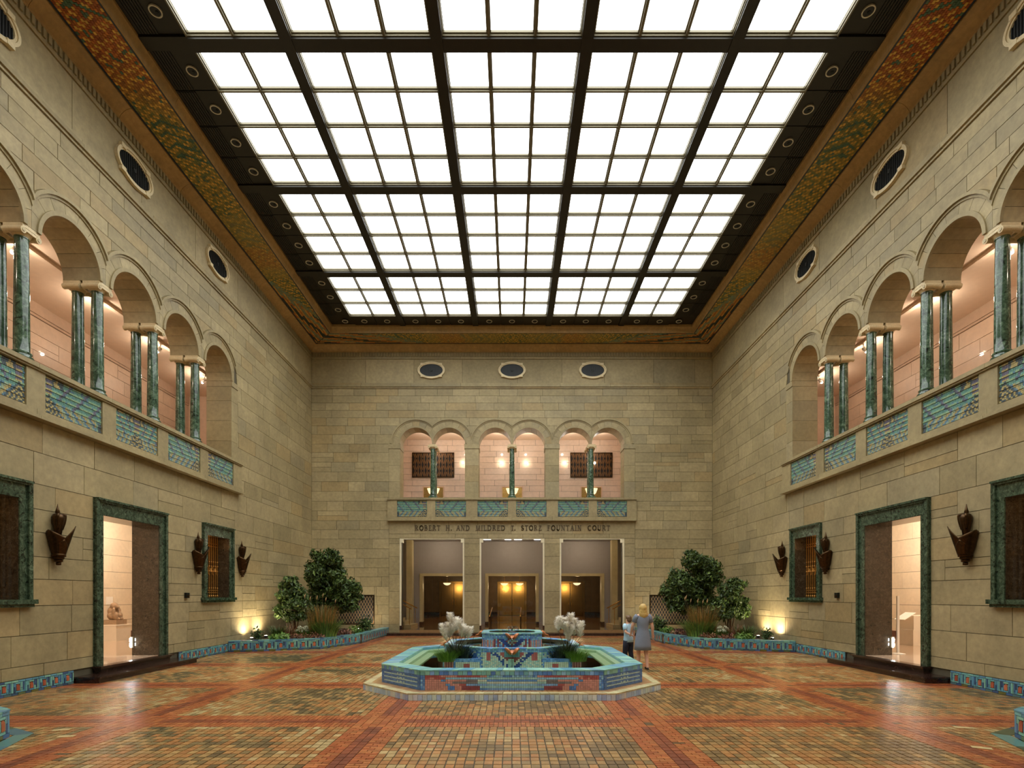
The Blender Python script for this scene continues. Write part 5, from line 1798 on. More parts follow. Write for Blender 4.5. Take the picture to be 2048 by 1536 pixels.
# ---- carved inscription over the portal ------------------------------
def arc(cx, cy, rx, ry, a0, a1, n=12):
    return [(cx + rx * math.cos(a0 + (a1 - a0) * i / n), cy + ry * math.sin(a0 + (a1 - a0) * i / n)) for i in range(n + 1)]
TK, TN = 0.17, 0.09
GL = {   # width, [(polyline, stroke width)], serifs [(x, y)]
    'I': (0.34, [([(0.17, 0), (0.17, 1)], TK)], [(0.17, 0), (0.17, 1)]),
    'L': (0.62, [([(0.17, 0), (0.17, 1)], TK), ([(0.17, 0.05), (0.58, 0.05), (0.60, 0.2)], TN)], [(0.17, 1), (0.17, 0)]),
    'T': (0.74, [([(0.37, 0), (0.37, 1)], TK), ([(0.06, 0.82), (0.06, 0.95), (0.68, 0.95), (0.68, 0.82)], TN)], [(0.37, 0)]),
    'H': (0.84, [([(0.17, 0), (0.17, 1)], TK), ([(0.67, 0), (0.67, 1)], TK), ([(0.17, 0.52), (0.67, 0.52)], TN)], [(0.17, 0), (0.17, 1), (0.67, 0), (0.67, 1)]),
    'E': (0.66, [([(0.17, 0), (0.17, 1)], TK), ([(0.17, 0.05), (0.58, 0.05), (0.60, 0.18)], TN), ([(0.17, 0.52), (0.50, 0.52)], TN), ([(0.17, 0.95), (0.56, 0.95), (0.58, 0.82)], TN)], [(0.17, 0), (0.17, 1)]),
    'F': (0.62, [([(0.17, 0), (0.17, 1)], TK), ([(0.17, 0.52), (0.48, 0.52)], TN), ([(0.17, 0.95), (0.56, 0.95), (0.58, 0.82)], TN)], [(0.17, 0), (0.17, 1)]),
    'A': (0.82, [([(0.12, 0), (0.41, 1)], TN), ([(0.41, 1), (0.70, 0)], TK), ([(0.24, 0.36), (0.60, 0.36)], TN)], [(0.12, 0), (0.70, 0)]),
    'N': (0.84, [([(0.15, 0), (0.15, 1)], TN), ([(0.15, 1), (0.68, 0)], TK), ([(0.68, 0), (0.68, 1)], TN)], [(0.15, 0), (0.13, 1), (0.68, 1)]),
    'M': (0.98, [([(0.14, 0), (0.18, 1)], TN), ([(0.18, 1), (0.48, 0.05)], TK), ([(0.48, 0.05), (0.78, 1)], TN), ([(0.78, 1), (0.83, 0)], TK)], [(0.14, 0), (0.83, 0)]),
    'Z': (0.74, [([(0.10, 0.82), (0.10, 0.95), (0.64, 0.95)], TN), ([(0.62, 0.95), (0.12, 0.05)], TK), ([(0.10, 0.05), (0.66, 0.05), (0.66, 0.2)], TN)], []),
    'U': (0.82, [([(0.16, 1)] + arc(0.41, 0.32, 0.25, 0.28, PI, 1.5 * PI), TK), (arc(0.41, 0.32, 0.25, 0.28, 1.5 * PI, 2 * PI) + [(0.66, 1)], TN)], [(0.16, 1), (0.66, 1)]),
    'O': (0.92, [(arc(0.46, 0.5, 0.36, 0.45, 0.5 * PI, 1.5 * PI, 14), TK * 0.9), (arc(0.46, 0.5, 0.36, 0.45, -0.5 * PI, 0.5 * PI, 14), TK * 0.9)], []),
    'C': (0.82, [(arc(0.46, 0.5, 0.36, 0.45, 0.28 * PI, 1.72 * PI, 18), TK * 0.85)], []),
    'D': (0.86, [([(0.17, 0), (0.17, 1)], TK), ([(0.17, 0.95), (0.40, 0.95)] + arc(0.40, 0.5, 0.34, 0.45, 0.5 * PI, -0.5 * PI, 14) + [(0.17, 0.05)], TK * 0.75)], [(0.14, 0), (0.14, 1)]),
    'R': (0.80, [([(0.17, 0), (0.17, 1)], TK), ([(0.17, 0.95), (0.38, 0.95)] + arc(0.38, 0.735, 0.21, 0.215, 0.5 * PI, -0.5 * PI, 10) + [(0.17, 0.52)], TN * 1.2), ([(0.36, 0.50), (0.70, 0.03)], TK)], [(0.17, 0), (0.14, 1)]),
    'B': (0.74, [([(0.17, 0), (0.17, 1)], TK), ([(0.17, 0.95), (0.36, 0.95)] + arc(0.36, 0.74, 0.20, 0.21, 0.5 * PI, -0.5 * PI, 10) + [(0.17, 0.53)], TN * 1.2), ([(0.36, 0.53)] + arc(0.38, 0.29, 0.24, 0.24, 0.5 * PI, -0.5 * PI, 10) + [(0.17, 0.05)], TN * 1.2)], [(0.14, 0), (0.14, 1)]),
    'S': (0.66, [(arc(0.33, 0.73, 0.20, 0.22, 0.12 * PI, 1.45 * PI, 12) + arc(0.33, 0.27, 0.22, 0.22, 0.45 * PI, -0.85 * PI, 14), TK * 0.8)], []),
    '.': (0.34, [([(0.16, 0.0), (0.16, 0.2)], 0.2)], []),
}
def stroke_poly(mb, fr, pts, w, n0, n1, col):
    P = [np.array(p, float) for p in pts]
    for i in range(len(P) - 1):
        e = P[i + 1] - P[i]
        L = np.linalg.norm(e)
        if L < 1e-6: continue
        e /= L
        q = np.array([-e[1], e[0]]) * w / 2
        ex = e * w * 0.18 if len(P) > 3 else e * 0
        mb.poly(fr, [tuple(P[i] - q - ex), tuple(P[i + 1] - q + ex), tuple(P[i + 1] + q + ex), tuple(P[i] + q - ex)], n0, n1, col)

def inscription():
    t = empty('inscription', FB.p(0, 4.83, 0), 'carved serif lettering on the stone band above the far doorways', 'inscription')
    words = [('ROBERT', 205, 415), ('H.', 458, 512), ('AND', 545, 655), ('MILDRED', 703, 945), ('T.', 995, 1030), ('STORZ', 1075, 1245), ('FOUNTAIN', 1290, 1570), ('COURT', 1620, 1805)]
    k = D / FPX
    col = C(98, 82, 54)  # dark colour stands for the shade inside the carved strokes
    for wtxt, a, b in words:
        x0, x1 = (780 + a / 4.096 - 1024.5) * k, (780 + b / 4.096 - 1024.5) * k
        gap = 0.16
        tot = sum(GL[c][0] for c in wtxt) + gap * (len(wtxt) - 1)
        sx = (x1 - x0) / tot
        h, z0 = 0.235, 4.84
        x = x0
        for c in wtxt:
            wd_, st, sf = GL[c]
            mb = MB()
            sc = lambda p: (x + p[0] * sx, z0 + p[1] * h)
            for pts, w in st: stroke_poly(mb, FB, [sc(p) for p in pts], w * h * 1.15, -0.002, 0.03, col)
            for (px, py) in sf:
                cx, cz = sc((px, py))
                mb.fbox(FB, cx - 0.038, cx + 0.038, cz - 0.009, cz + 0.009, -0.002, 0.02, col)
            mb.build('letter', M['cap'], t)
            x += (wd_ + gap) * sx
inscription()

# ---- things on the far gallery wall ----------------------------------
gy = 27.9
GB = F((0, gy, 0), (1, 0, 0), (0, 0, 1), (0, -1, 0))
kg = gy / FPX
for k, (xa, xb, nm) in enumerate(((825, 909, 'left'), (1141, 1225, 'right'))):
    u0, u1 = (xa - 1024.5) * kg, (xb - 1024.5) * kg
    z1, z0 = HC + (1189 - 905.5) * kg, HC + (1189 - 955) * kg
    t = empty('bronze_grille', GB.p((u0 + u1) / 2, z0, 0.0), 'large bronze openwork grille on the %s of the far gallery wall' % nm, 'grille', 'far gallery grilles')
    MB().fbox(GB, u0, u1, z0, z1, 0.003, 0.012).build('backing', M['black'], t)
    for (a, b, c, d) in ((u0, u1, z0, z0 + 0.04), (u0, u1, z1 - 0.04, z1), (u0, u0 + 0.04, z0 + 0.04, z1 - 0.04), (u1 - 0.04, u1, z0 + 0.04, z1 - 0.04)):
        MB().fbox(GB, a, b, c, d, 0.012, 0.06).build('frame_bar', M['bronze'], t)
    nb = 14
    for i in range(1, nb):
        u = u0 + (u1 - u0) * i / nb
        MB().fbox(GB, u - 0.018, u + 0.018, z0 + 0.04, z1 - 0.04, 0.02, 0.045).build('bar', M['bronze_light'], t)
    ar = MB()
    for row in range(4):
        zc = z0 + 0.18 + row * 0.32
        for i in range(nb):
            uc = u0 + (u1 - u0) * (i + 0.5) / nb
            pts = [(uc - 0.06, zc - 0.1), (uc, zc + 0.12), (uc + 0.06, zc - 0.1)] if (i + row) % 2 else [(uc - 0.06, zc + 0.1), (uc, zc - 0.12), (uc + 0.06, zc + 0.1)]
            stroke_poly(ar, GB, pts, 0.03, 0.025, 0.04, (1, 1, 1))
    ar.build('arrow_ornament', M['bronze_light'], t)
for k, xc in enumerate((867.5, 1025, 1183)):
    nm = ('left', 'middle', 'right')[k]
    u = (xc - 1024.5) * kg
    z1 = HC + (1189 - 975) * kg
    t = empty('brass_niche', GB.p(u, 6.1, 0.0), '%s brass lined niche with a glowing bowl on the far gallery wall' % nm, 'niche', 'far gallery niches')
    MB().fbox(GB, u - 0.51, u + 0.51, 5.9, z1, 0.003, 0.02).build('back_plate', M['gold'], t)
    for (a, b, c, d) in ((u - 0.56, u - 0.51, 5.9, z1 + 0.05), (u + 0.51, u + 0.56, 5.9, z1 + 0.05), (u - 0.51, u + 0.51, z1, z1 + 0.05)):
        MB().fbox(GB, a, b, c, d, 0.0, 0.06, C(226, 190, 158)).build('frame', M['pink_stone'], t)
    R_ = [[GB.p(u + rr * math.sin(a), z1 - 0.42 + z, 0.02 + max(0, rr * math.cos(a)) * 0.6) for a in [-PI / 2 + PI * q / 12 for q in range(13)]] for rr, z in ((0.03, 0.0), (0.14, 0.03), (0.24, 0.12), (0.33, 0.36))]
    o = MB().loft(R_, close=False, caps=False).build('bowl', M['bowl'], t, True, recalc=False)

# ---- things in the rooms beyond the side doors -----------------------
t = empty('display_plinth', (-13.85, 18.6, 0.29), 'pale plinth carrying a carved figure beyond the left doorway', 'plinth')
MB().box(-14.2, -13.5, 18.25, 18.95, 0.29, 0.80).build('body', M['white'], t)
MB().box(-14.22, -13.48, 18.23, 18.97, 0.80, 0.84).build('top', M['white'], t)
sx, sy, sz = -13.85, 18.6, 0.84
t = empty('stone_sculpture', (sx, sy, sz), 'rough stone carving of a crouching figure on the plinth', 'sculpture')
MB().box(sx - 0.28, sx + 0.28, sy - 0.25, sy + 0.25, sz, sz + 0.16).build('base', M['statue'], t)
mb = MB()
for (x, y, z, a, b, c) in ((0.0, 0, 0.30, 0.20, 0.18, 0.16), (-0.04, 0, 0.46, 0.15, 0.14, 0.17), (0.04, -0.02, 0.64, 0.125, 0.115, 0.125), (0.14, -0.10, 0.30, 0.10, 0.07, 0.14), (0.14, 0.10, 0.30, 0.10, 0.07, 0.14), (0.10, -0.13, 0.46, 0.06, 0.05, 0.12), (0.10, 0.13, 0.46, 0.06, 0.05, 0.12), (0.15, 0, 0.60, 0.06, 0.06, 0.05), (0.20, -0.08, 0.20, 0.09, 0.05, 0.05), (0.20, 0.08, 0.20, 0.09, 0.05, 0.05)):
    mb.ball((sx + x, sy + y, sz + z), (a, b, c), 14, 10)
o = mb.build('figure', M['statue'], t, True)
m = o.modifiers.new('fuse', 'REMESH'); m.mode = 'VOXEL'; m.voxel_size = 0.018
m = o.modifiers.new('soften', 'SMOOTH'); m.iterations = 6
o = MB().box(-14.497, -14.485, 19.1, 19.42, 1.52, 1.80).build('label_card', M['paper'])
tag(o, 'white label card on the wall above the carved figure', 'card')
t = empty('display_plinth', (12.75, 16.9, 0.29), 'tall cream display stand beyond the right doorway', 'plinth')
MB().box(12.45, 13.15, 16.6, 17.25, 0.29, 0.78).build('lower_body', M['white'], t)
MB().box(12.5, 13.15, 16.65, 17.25, 0.78, 1.22).build('upper_body', M['white'], t)
MB().add([(12.15, 16.55, 1.10), (12.5, 16.55, 1.32), (12.5, 17.0, 1.32), (12.15, 17.0, 1.10), (12.15, 16.55, 1.085), (12.5, 16.55, 1.305), (12.5, 17.0, 1.305), (12.15, 17.0, 1.085)], [(0, 1, 2, 3), (7, 6, 5, 4), (0, 4, 5, 1), (1, 5, 6, 2), (2, 6, 7, 3), (3, 7, 4, 0)]).build('reading_panel', M['paper'], t)
t = empty('sign_stand', (10.35, 14.35, 0.29), 'slim white post on a round base inside the right doorway', 'stand')
MB().lathe((10.35, 14.35, 0.29), [(0.17, 0), (0.17, 0.012), (0.05, 0.03)], 20).build('base', M['white'], t)
MB().box(10.32, 10.38, 14.33, 14.37, 0.31, 1.84).build('post', M['white'], t)

# ---- fountain --------------------------------------------------------
BLU = [C(104, 160, 226), C(134, 186, 242), C(92, 142, 216), C(152, 208, 242), C(132, 200, 216), C(114, 174, 216)]
PAL = [C(226, 242, 250), C(202, 228, 252), C(238, 248, 246), C(186, 210, 248), C(228, 246, 240)]
AQ = [C(124, 190, 190), C(144, 204, 190), C(108, 168, 190), C(164, 214, 194), C(118, 172, 206)]
SAL, RED, MAR, LTE, DBL, PRL = C(214, 158, 148), C(184, 102, 104), C(150, 82, 92), C(164, 214, 216), C(50, 82, 158), C(206, 224, 212)
FT = empty('tiled_fountain', (0, FY, 0), 'octagonal three tiered fountain covered in blue, green and coral tiles', 'fountain')
rf = random.Random(900)
Rf = np.random.RandomState(900)
def faces_of(P):
    n = len(P)
    for i in range(n):
        a, b = np.array(P[i]), np.array(P[(i + 1) % n])
        L, e = seg_frame(a, b)
        nrm = np.array([e[1], -e[0]])
        yield i, L, F((a[0], a[1], 0), (e[0], e[1], 0), (0, 0, 1), (nrm[0], nrm[1], 0))

def tile_face(name, fr, L, z0, z1, su, sv, colf, n0, n1, parent):
    nu, nv = max(1, round(L / su)), max(1, round((z1 - z0) / sv))
    I, J = np.meshgrid(np.arange(nu), np.arange(nv), indexing='ij')
    I, J = I.ravel(), J.ravel()
    du, dv = L / nu, (z1 - z0) / nv
    cols = np.array([mul(colf((i + 0.5) / nu, (j + 0.5) / nv, (i + 0.5) * du - L / 2), rf.uniform(0.88, 1.1)) for i, j in zip(I, J)])
    o = boxes_obj(name, fr, I * du + 0.002, (I + 1) * du - 0.002, z0 + J * dv + 0.002, z0 + (J + 1) * dv - 0.002, n0, n1, cols, M['glaze'], parent, Rf.uniform(-0.0015, 0.0015, (len(I), 4)))
    return tag(o, kind='stuff')

# base slab
MB().poly(FW, BASE_O, 0.0, 0.105).build('base_slab', M['grout'], FT)
for i, L, fr in faces_of(BASE_O):
    n = round(L / 0.083)
    if i in (0, 1, 7):
        for k in range(n):
            MB().fbox(fr, L * k / n + 0.003, L * (k + 1) / n - 0.003, 0.0, 0.112, 0.0, 0.014, mul(rf.choice(PAL), rf.uniform(0.9, 1.08))).build('base_tile', M['glaze'], FT)
    else:
        tile_face('base_tiles', fr, L, 0.0, 0.112, 0.083, 0.112, lambda u, v, x: rf.choice(PAL), 0.0, 0.014, FT)
def ring_tiles(name, P0, P1, z0, z1, step, pal, individually, parent, mat='glaze'):
    """tiles spanning between two nested octagons, seen from above"""
    rest = MB()
    for i in range(8):
        a0, a1 = np.array(P0[i]), np.array(P0[(i + 1) % 8])
        b0, b1 = np.array(P1[i]), np.array(P1[(i + 1) % 8])
        n = max(1, round(np.linalg.norm(a1 - a0) / step))
        for k in range(n):
            f0, f1 = (k + 0.03) / n, (k + 0.97) / n
            q = [tuple(a0 + (a1 - a0) * f0), tuple(a0 + (a1 - a0) * f1), tuple(b0 + (b1 - b0) * f1), tuple(b0 + (b1 - b0) * f0)]
            c = mul(rf.choice(pal), rf.uniform(0.88, 1.1))
            if i in individually: MB().poly(FW, q, z0, z1 + rf.uniform(-0.0015, 0.0015), c).build(name, M[mat], parent)
            else: rest.poly(FW, q, z0, z1, c)
    if rest.V: tag(rest.build(name + 's_far', M[mat], parent), kind='stuff')
ring_tiles('ledge_edge_tile', octa(2.945, 1.095), octa(2.80, 1.04), 0.105, 0.128, 0.17, [C(214, 204, 156), C(200, 190, 142), C(206, 186, 140)], (0, 1, 7), FT)
ring_tiles('ledge_brick', octa(2.80, 1.04), octa(2.60, 0.92), 0.105, 0.124, 0.10, [C(190, 146, 92), C(196, 158, 106), C(182, 134, 86)], (), FT)
# basin wall
BO, BI = octa(2.60, 0.92), octa(2.33, 0.81)
def wall_ring(mb, P0, P1, z0, z1):
    for i in range(8):
        mb.poly(FW, [P0[i], P0[(i + 1) % 8], P1[(i + 1) % 8], P1[i]], z0, z1)
wall_ring_mb = MB()
wall_ring(wall_ring_mb, BO, BI, 0.10, 0.475)
wall_ring_mb.build('basin_wall', M['grout'], FT)
def front_pat(u, v, x):
    a = abs(x)
    row = int(v * 7)
    if a > 1.58: return rf.choice(BLU[:4])
    if a > 0.86:
        if row == 6: return RED if a > 1.3 or a < 1.0 else SAL
        if row == 5: return rf.choice([SAL, RED]) if a > 1.22 else BLU[3]
        if row == 4: return SAL if a < 1.2 else (BLU[0] if a < 1.3 else SAL)
        if row == 3: return C(130, 130, 136) if a < 1.1 else SAL
        if row == 2: return SAL if a > 1.2 else (RED if a < 0.95 else BLU[0] if a > 1.12 else SAL)
        if row <= 1: return SAL if a > 1.16 else (BLU[2] if a > 1.06 else (MAR if a < 0.94 else SAL))
    if a > 0.48:
        if row == 6: return RED if a > 0.58 else SAL
        if row in (3, 4) and a > 0.62: return C(130, 130, 136)
        if row <= 1 and a > 0.6: return MAR
        return [BLU[0], LTE, BLU[1], LTE, PRL, BLU[3], BLU[0]][row]
    return [BLU[1], LTE, BLU[3], PRL, BLU[0], LTE, rf.choice(BLU)][row]
def chamfer_pat(u, v, x):
    row = int(v * 11)
    if row in (2, 5, 8) and 0.08 < u < 0.92: return C(196, 224, 220)
    if row in (3, 6, 9) and 0.40 < u < 0.60 and int(u * 30) % 2: return C(196, 224, 220)
    return rf.choice([C(92, 138, 204), C(100, 148, 212), C(86, 128, 192)])
for i, L, fr in faces_of(BO):
    tile_face('wall_mosaic', fr, L, 0.125, 0.40, 0.042, 0.039 if i % 2 == 0 else 0.025, front_pat if i % 2 == 0 else chamfer_pat, 0.0, 0.014, FT)
    n = round(L / 0.086)
    if i in (0, 1, 7):
        for k in range(n):
            MB().fbox(fr, L * k / n + 0.003, L * (k + 1) / n - 0.003, 0.402, 0.484, 0.0, 0.018, mul(rf.choice(BLU + AQ[:2]), rf.uniform(0.88, 1.1))).build('band_tile', M['glaze'], FT)
    else:
        tile_face('band_tiles', fr, L, 0.402, 0.484, 0.086, 0.082, lambda u, v, x: rf.choice(BLU), 0.0, 0.018, FT)
ring_tiles('rim_tile', octa(2.622, 0.93), octa(2.31, 0.80), 0.474, 0.496, 0.115, AQ, (0, 1, 2, 6, 7), FT)
# inner lining, floor and water of the main basin
mb = MB()
P = BI
for i in range(8):
    mb.poly(FW, [P[i], P[(i + 1) % 8], octa(2.31, 0.80)[(i + 1) % 8], octa(2.31, 0.80)[i]], 0.10, 0.474, mul(AQ[i % 3], 0.9))
mb.build('inner_lining', M['glaze'], FT)
inner_step = MB()
for (h0, h1, z, c) in ((2.31, 2.17, 0.43, C(150, 180, 142)), (2.17, 1.98, 0.37, C(132, 162, 118))):
    P0, P1 = octa(h0, 0.81 * h0 / 2.31), octa(h1, 0.81 * h1 / 2.31)
    for i in range(8): inner_step.poly(FW, [P0[i], P0[(i + 1) % 8], P1[(i + 1) % 8], P1[i]], 0.11, z, c)
inner_step.build('inner_step', M['glaze'], FT)
MB().poly(FW, octa(1.98, 0.69), 0.105, 0.28, C(168, 166, 104)).build('basin_floor', M['glaze'], FT)
mb = MB()
A, B = octa(1.98, 0.69), octa(1.40, 0.40)
for i in range(8): mb.poly(FW, [A[i], A[(i + 1) % 8], B[(i + 1) % 8], B[i]], 0.345, 0.35)
tag(mb.build('pool_water', M['water'], FT), 'shallow clear water')
# middle tier with four corner planters
HM = 1.47
MO, MI = octa(HM, 0.87), octa(HM - 0.14, 0.81)
mb = MB()
wall_ring(mb, MO, MI, 0.12, 0.765)
mb.poly(FW, MI, 0.55, 0.60)
mb.build('middle_tier', M['grout'], FT)
def vee(u, v, x):
    a = abs(x)
    vv = v
    if vv > 0.86: return rf.choice(BLU)
    k = 0.12 + vv * 0.36
    if a < 0.06 and vv < 0.5: return LTE
    if abs(a - (0.04 + vv * 0.42)) < 0.055: return DBL if rf.random() < 0.85 else PRL
    if abs(a - (0.04 + vv * 0.42) + 0.085) < 0.03: return PRL
    if a < 0.04 + vv * 0.42:
        return MAR if vv < 0.62 else (RED if a > 0.16 else AQ[2])
    if 0.42 < a < 0.52 and 0.45 < vv < 0.8: return RED
    return PRL if (int(a * 24) + int(vv * 16)) % 3 else LTE
def side_blu(u, v, x):
    if v > 0.8: return rf.choice(BLU)
    return rf.choice([BLU[0], BLU[2], LTE, PRL]) if abs(x) > 0.2 or v > 0.6 else RED
for i, L, fr in faces_of(MO):
    tile_face('tier_mosaic', fr, L, 0.36, 0.765, 0.04, 0.034, vee if i % 2 == 0 else side_blu, 0.0, 0.014, FT)
ring_tiles('tier_rim_tile', octa(HM + 0.02, 0.88), octa(HM - 0.16, 0.80), 0.765, 0.785, 0.10, AQ + BLU[:2], (0, 1, 7), FT)
MB().poly(FW, MI, 0.705, 0.71).build('middle_water', M['water'], FT)
PLANTS_F = []
for sx_ in (-1, 1):
    for sy_ in (-1, 1):
        q = [(0.62, 1.44), (1.20, 1.44), (1.44, 1.20), (1.44, 0.62)]
        pts = [(sx_ * x, FY + sy_ * y) for x, y in q]
        if sx_ * sy_ > 0: pts = pts[::-1]
        c = np.mean(pts, axis=0)
        inner = [tuple(np.array(p) + (c - np.array(p)) * 0.16) for p in pts]
        mb = MB()
        mb.poly(FW, pts, 0.12, 0.50)
        mb.build('corner_trough', M['grout'], FT)
        for k in range(4):
            MB().poly(FW, [pts[k], pts[(k + 1) % 4], inner[(k + 1) % 4], inner[k]], 0.50, 0.565, rf.choice(BLU)).build('trough_rim', M['glaze'], FT)
        MB().poly(FW, inner, 0.50, 0.53).build('trough_soil', M['soil'], FT)
        P4 = pts
        cen = c
        for k in range(4):
            a, b = np.array(P4[k]), np.array(P4[(k + 1) % 4])
            L, e = seg_frame(a, b)
            nrm = np.array([e[1], -e[0]])
            if np.dot(nrm, a - cen) < 0: nrm = -nrm
            if L > 1.0: continue
            fr = F((a[0], a[1], 0), (e[0], e[1], 0), (0, 0, 1), (nrm[0], nrm[1], 0))
            if L < 0.4:
                pat = lambda u, v, x: (SAL if (int(u * 8) % 2 and v < 0.8) else (MAR if v < 0.7 and 0.1 < u < 0.9 else rf.choice(BLU)))
            else:
                pat = lambda u, v, x: (rf.choice(BLU[:3]) if v > 0.68 or abs(x) > 0.26 else (RED if abs(x + 0.02) < 0.07 and v < 0.5 else PRL))
            tile_face('trough_mosaic', fr, L, 0.36, 0.56, 0.04, 0.034, pat, 0.0, 0.012, FT)
        PLANTS_F.append((sx_, sy_, c[0], c[1]))
# upper bowl
HU = 0.66
UO, UI = octa(HU, 0.26), octa(HU - 0.12, 0.22)
mb = MB()
wall_ring(mb, UO, UI, 0.60, 1.005)
mb.poly(FW, UI, 0.88, 0.90)
mb.build('upper_bowl', M['grout'], FT)
def up_pat(u, v, x):
    if v > 0.72: return rf.choice(BLU)
    a = abs(x)
    if abs(a - 0.34 * v - 0.02) < 0.05: return DBL
    if a > 0.24 and v < 0.65 and int(a * 26) % 2: return MAR
    return rf.choice([LTE, PRL, BLU[0], MAR])
for i, L, fr in faces_of(UO):
    tile_face('bowl_mosaic', fr, L, 0.70, 1.005, 0.038, 0.034, up_pat if i % 2 == 0 else (lambda u, v, x: rf.choice(BLU) if v > 0.6 or int(u * 9) % 2 else SAL), 0.0, 0.014, FT)
ring_tiles('bowl_rim_tile', octa(HU + 0.025, 0.27), octa(HU - 0.13, 0.215), 1.005, 1.03, 0.11, AQ, (0, 1, 2, 3, 4, 5, 6, 7), FT)
MB().poly(FW, UI, 0.985, 0.99).build('upper_water', M['water'], FT)
MB().lathe((0, FY, 0.985), [(0.10, 0), (0.10, 0.03), (0.07, 0.05)], 12).build('jet_nozzle', M['black'], FT)
for k in range(16):
    a = 2 * PI * k / 16
    rr = 0.10 + 0.03 * (k % 3)
    pts = [(rr * w * math.cos(a) * 1.4, FY + rr * w * math.sin(a) * 1.4, 1.03 + 0.42 * w - 0.40 * w * w) for w in [j / 6 for j in range(7)]]
    MB().tube(pts, 0.0035, 4).build('water_jet', M['stream'], FT, True)
# copper spouts with falling water, four per tier
MC = plain('copper_glaze', C(196, 120, 74), 0.3, 0.2, 12, 0.25)
for (h, zt, zlow) in ((HM, 0.745, 0.40), (HU, 0.985, 0.72)):
    for k in range(4):
        a = -PI / 2 + k * PI / 2
        d, e = np.array([math.cos(a), math.sin(a)]), np.array([-math.sin(a), math.cos(a)])
        fr = F((d[0] * h, FY + d[1] * h, 0), (e[0], e[1], 0), (0, 0, 1), (d[0], d[1], 0))
        sp = empty('spout', fr.p(0, zt - 0.1, 0.05))
        sp.parent = FT
        sp.location = tuple(np.array(sp.location) - WO[FT.name])
        for sg in (-1, 1):
            rings = []
            for (u, z, n, ru, rz) in ((0.0, zt - 0.09, 0.02, 0.012, 0.012), (0.045 * sg, zt - 0.045, 0.06, 0.05, 0.045), (0.085 * sg, zt - 0.005, 0.07, 0.05, 0.045), (0.125 * sg, zt + 0.025, 0.05, 0.03, 0.03), (0.15 * sg, zt + 0.035, 0.03, 0.006, 0.006)):
                rings.append([fr.p(u + ru * 0.6 * math.cos(2 * PI * q / 10), z + rz * math.sin(2 * PI * q / 10), max(0.016, n + ru * math.cos(2 * PI * q / 10))) for q in range(10)])
            MB().loft(rings).build('wing', MC, sp, True)
        MB().loft([[fr.p(rr * math.cos(2 * PI * q / 10), zt - 0.02 + z + rr * 0.5 * math.sin(2 * PI * q / 10), n) for q in range(10)] for rr, z, n in ((0.05, 0.0, 0.0), (0.055, -0.005, 0.08), (0.03, -0.02, 0.16), (0.018, -0.03, 0.19))]).build('lip', MC, sp, True)
        pts = [fr.p(0.0, zt - 0.05 - (zt - 0.05 - zlow) * w * w, 0.19 + 0.08 * w) for w in [j / 6 for j in range(7)]]
        MB().tube(pts, 0.006, 6).build('water_stream', M['stream'], sp, True)

# ---- plants in the fountain's corner troughs -------------------------
def plume_grass(loc, label, side, seed):
    t = grass(loc, label, 320, 0.46, 0.46, [C(60, 78, 46), C(46, 62, 38), C(84, 100, 66), C(120, 128, 104)], seed, 0.55, 0.008, None, 'ornamental grass', 'plume_grass', 'plume grasses in the fountain')
    R = random.Random(seed)
    for k in range(14):
        a = R.uniform(0, 2 * PI)
        rr = 0.30 * math.sqrt(R.random())
        tip = Vector((loc[0] + rr * math.cos(a) + side * 0.02, loc[1] + 0.5 * rr * math.sin(a), loc[2] + R.uniform(0.36, 0.66) * (1.0 if k else 1.2)))
        MB().tube([loc, tuple((Vector(loc) + tip) / 2 + Vector((0, 0, 0.05))), tuple(tip)], 0.004, 5).build('stalk', M['bark'], t)
        L = R.uniform(0.2, 0.28)
        dr = Vector((R.uniform(-0.3, 0.3), R.uniform(-0.2, 0.2), 1)).normalized()
        core = MB().tube([tuple(tip + dr * L * f) for f in (0, 0.25, 0.55, 0.85, 1.0)], [0.008, 0.022, 0.026, 0.018, 0.004], 7, C(240, 234, 220))
        # feathery hairs
        for q in range(420):
            f = R.random()
            th = R.uniform(0, 2 * PI)
            sd = Vector((math.cos(th), math.sin(th), 0.55)).normalized()
            p0 = tip + dr * L * f
            ln = 0.12 * (1 - 0.5 * abs(f - 0.45)) * R.uniform(0.7, 1.1)
            p1 = p0 + sd * ln
            w = sd.cross(dr).normalized() * 0.0035
            core.add([tuple(p0 - w), tuple(p0 + w), tuple(p1 + w * 0.6), tuple(p1 - w * 0.6)], [(0, 1, 2, 3)], mul(C(246, 240, 228), R.uniform(0.92, 1.04)))
        core.build('plume', M['plume'], t, True, recalc=False)
for (sx_, sy_, x, y) in PLANTS_F:
    nm = 'left' if sx_ < 0 else 'right'
    if sy_ < 0:
        plume_grass((x + sx_ * 0.0, y + 0.05, 0.53), 'tuft of white feathery plumes in the front %s fountain trough' % nm, sx_, 950 + sx_)
        grass((x + sx_ * 0.15, y - 0.12, 0.53), 'bright green fine grass at the outer end of the front %s fountain trough' % nm, 800, 0.32, 0.62, LIME + [C(96, 140, 40)], 960 + sx_, 0.9, 0.006, None, 'grass', 'grass_tuft', 'fountain grasses')
        grass((x - sx_ * 0.20, y - 0.10, 0.53), 'dark spiky grass at the inner end of the front %s fountain trough' % nm, 240, 0.44, 0.40, [C(36, 50, 36), C(48, 64, 44), C(28, 38, 30)], 970 + sx_, 0.8, 0.008, None, 'grass', 'grass_tuft', 'fountain grasses')
    else:
        grass((x, y, 0.53), 'dark grass in the rear %s fountain trough' % nm, 160, 0.30, 0.40, [C(46, 62, 38), C(60, 78, 46)], 980 + sx_, 0.7, 0.008, None, 'grass', 'grass_tuft', 'fountain grasses')

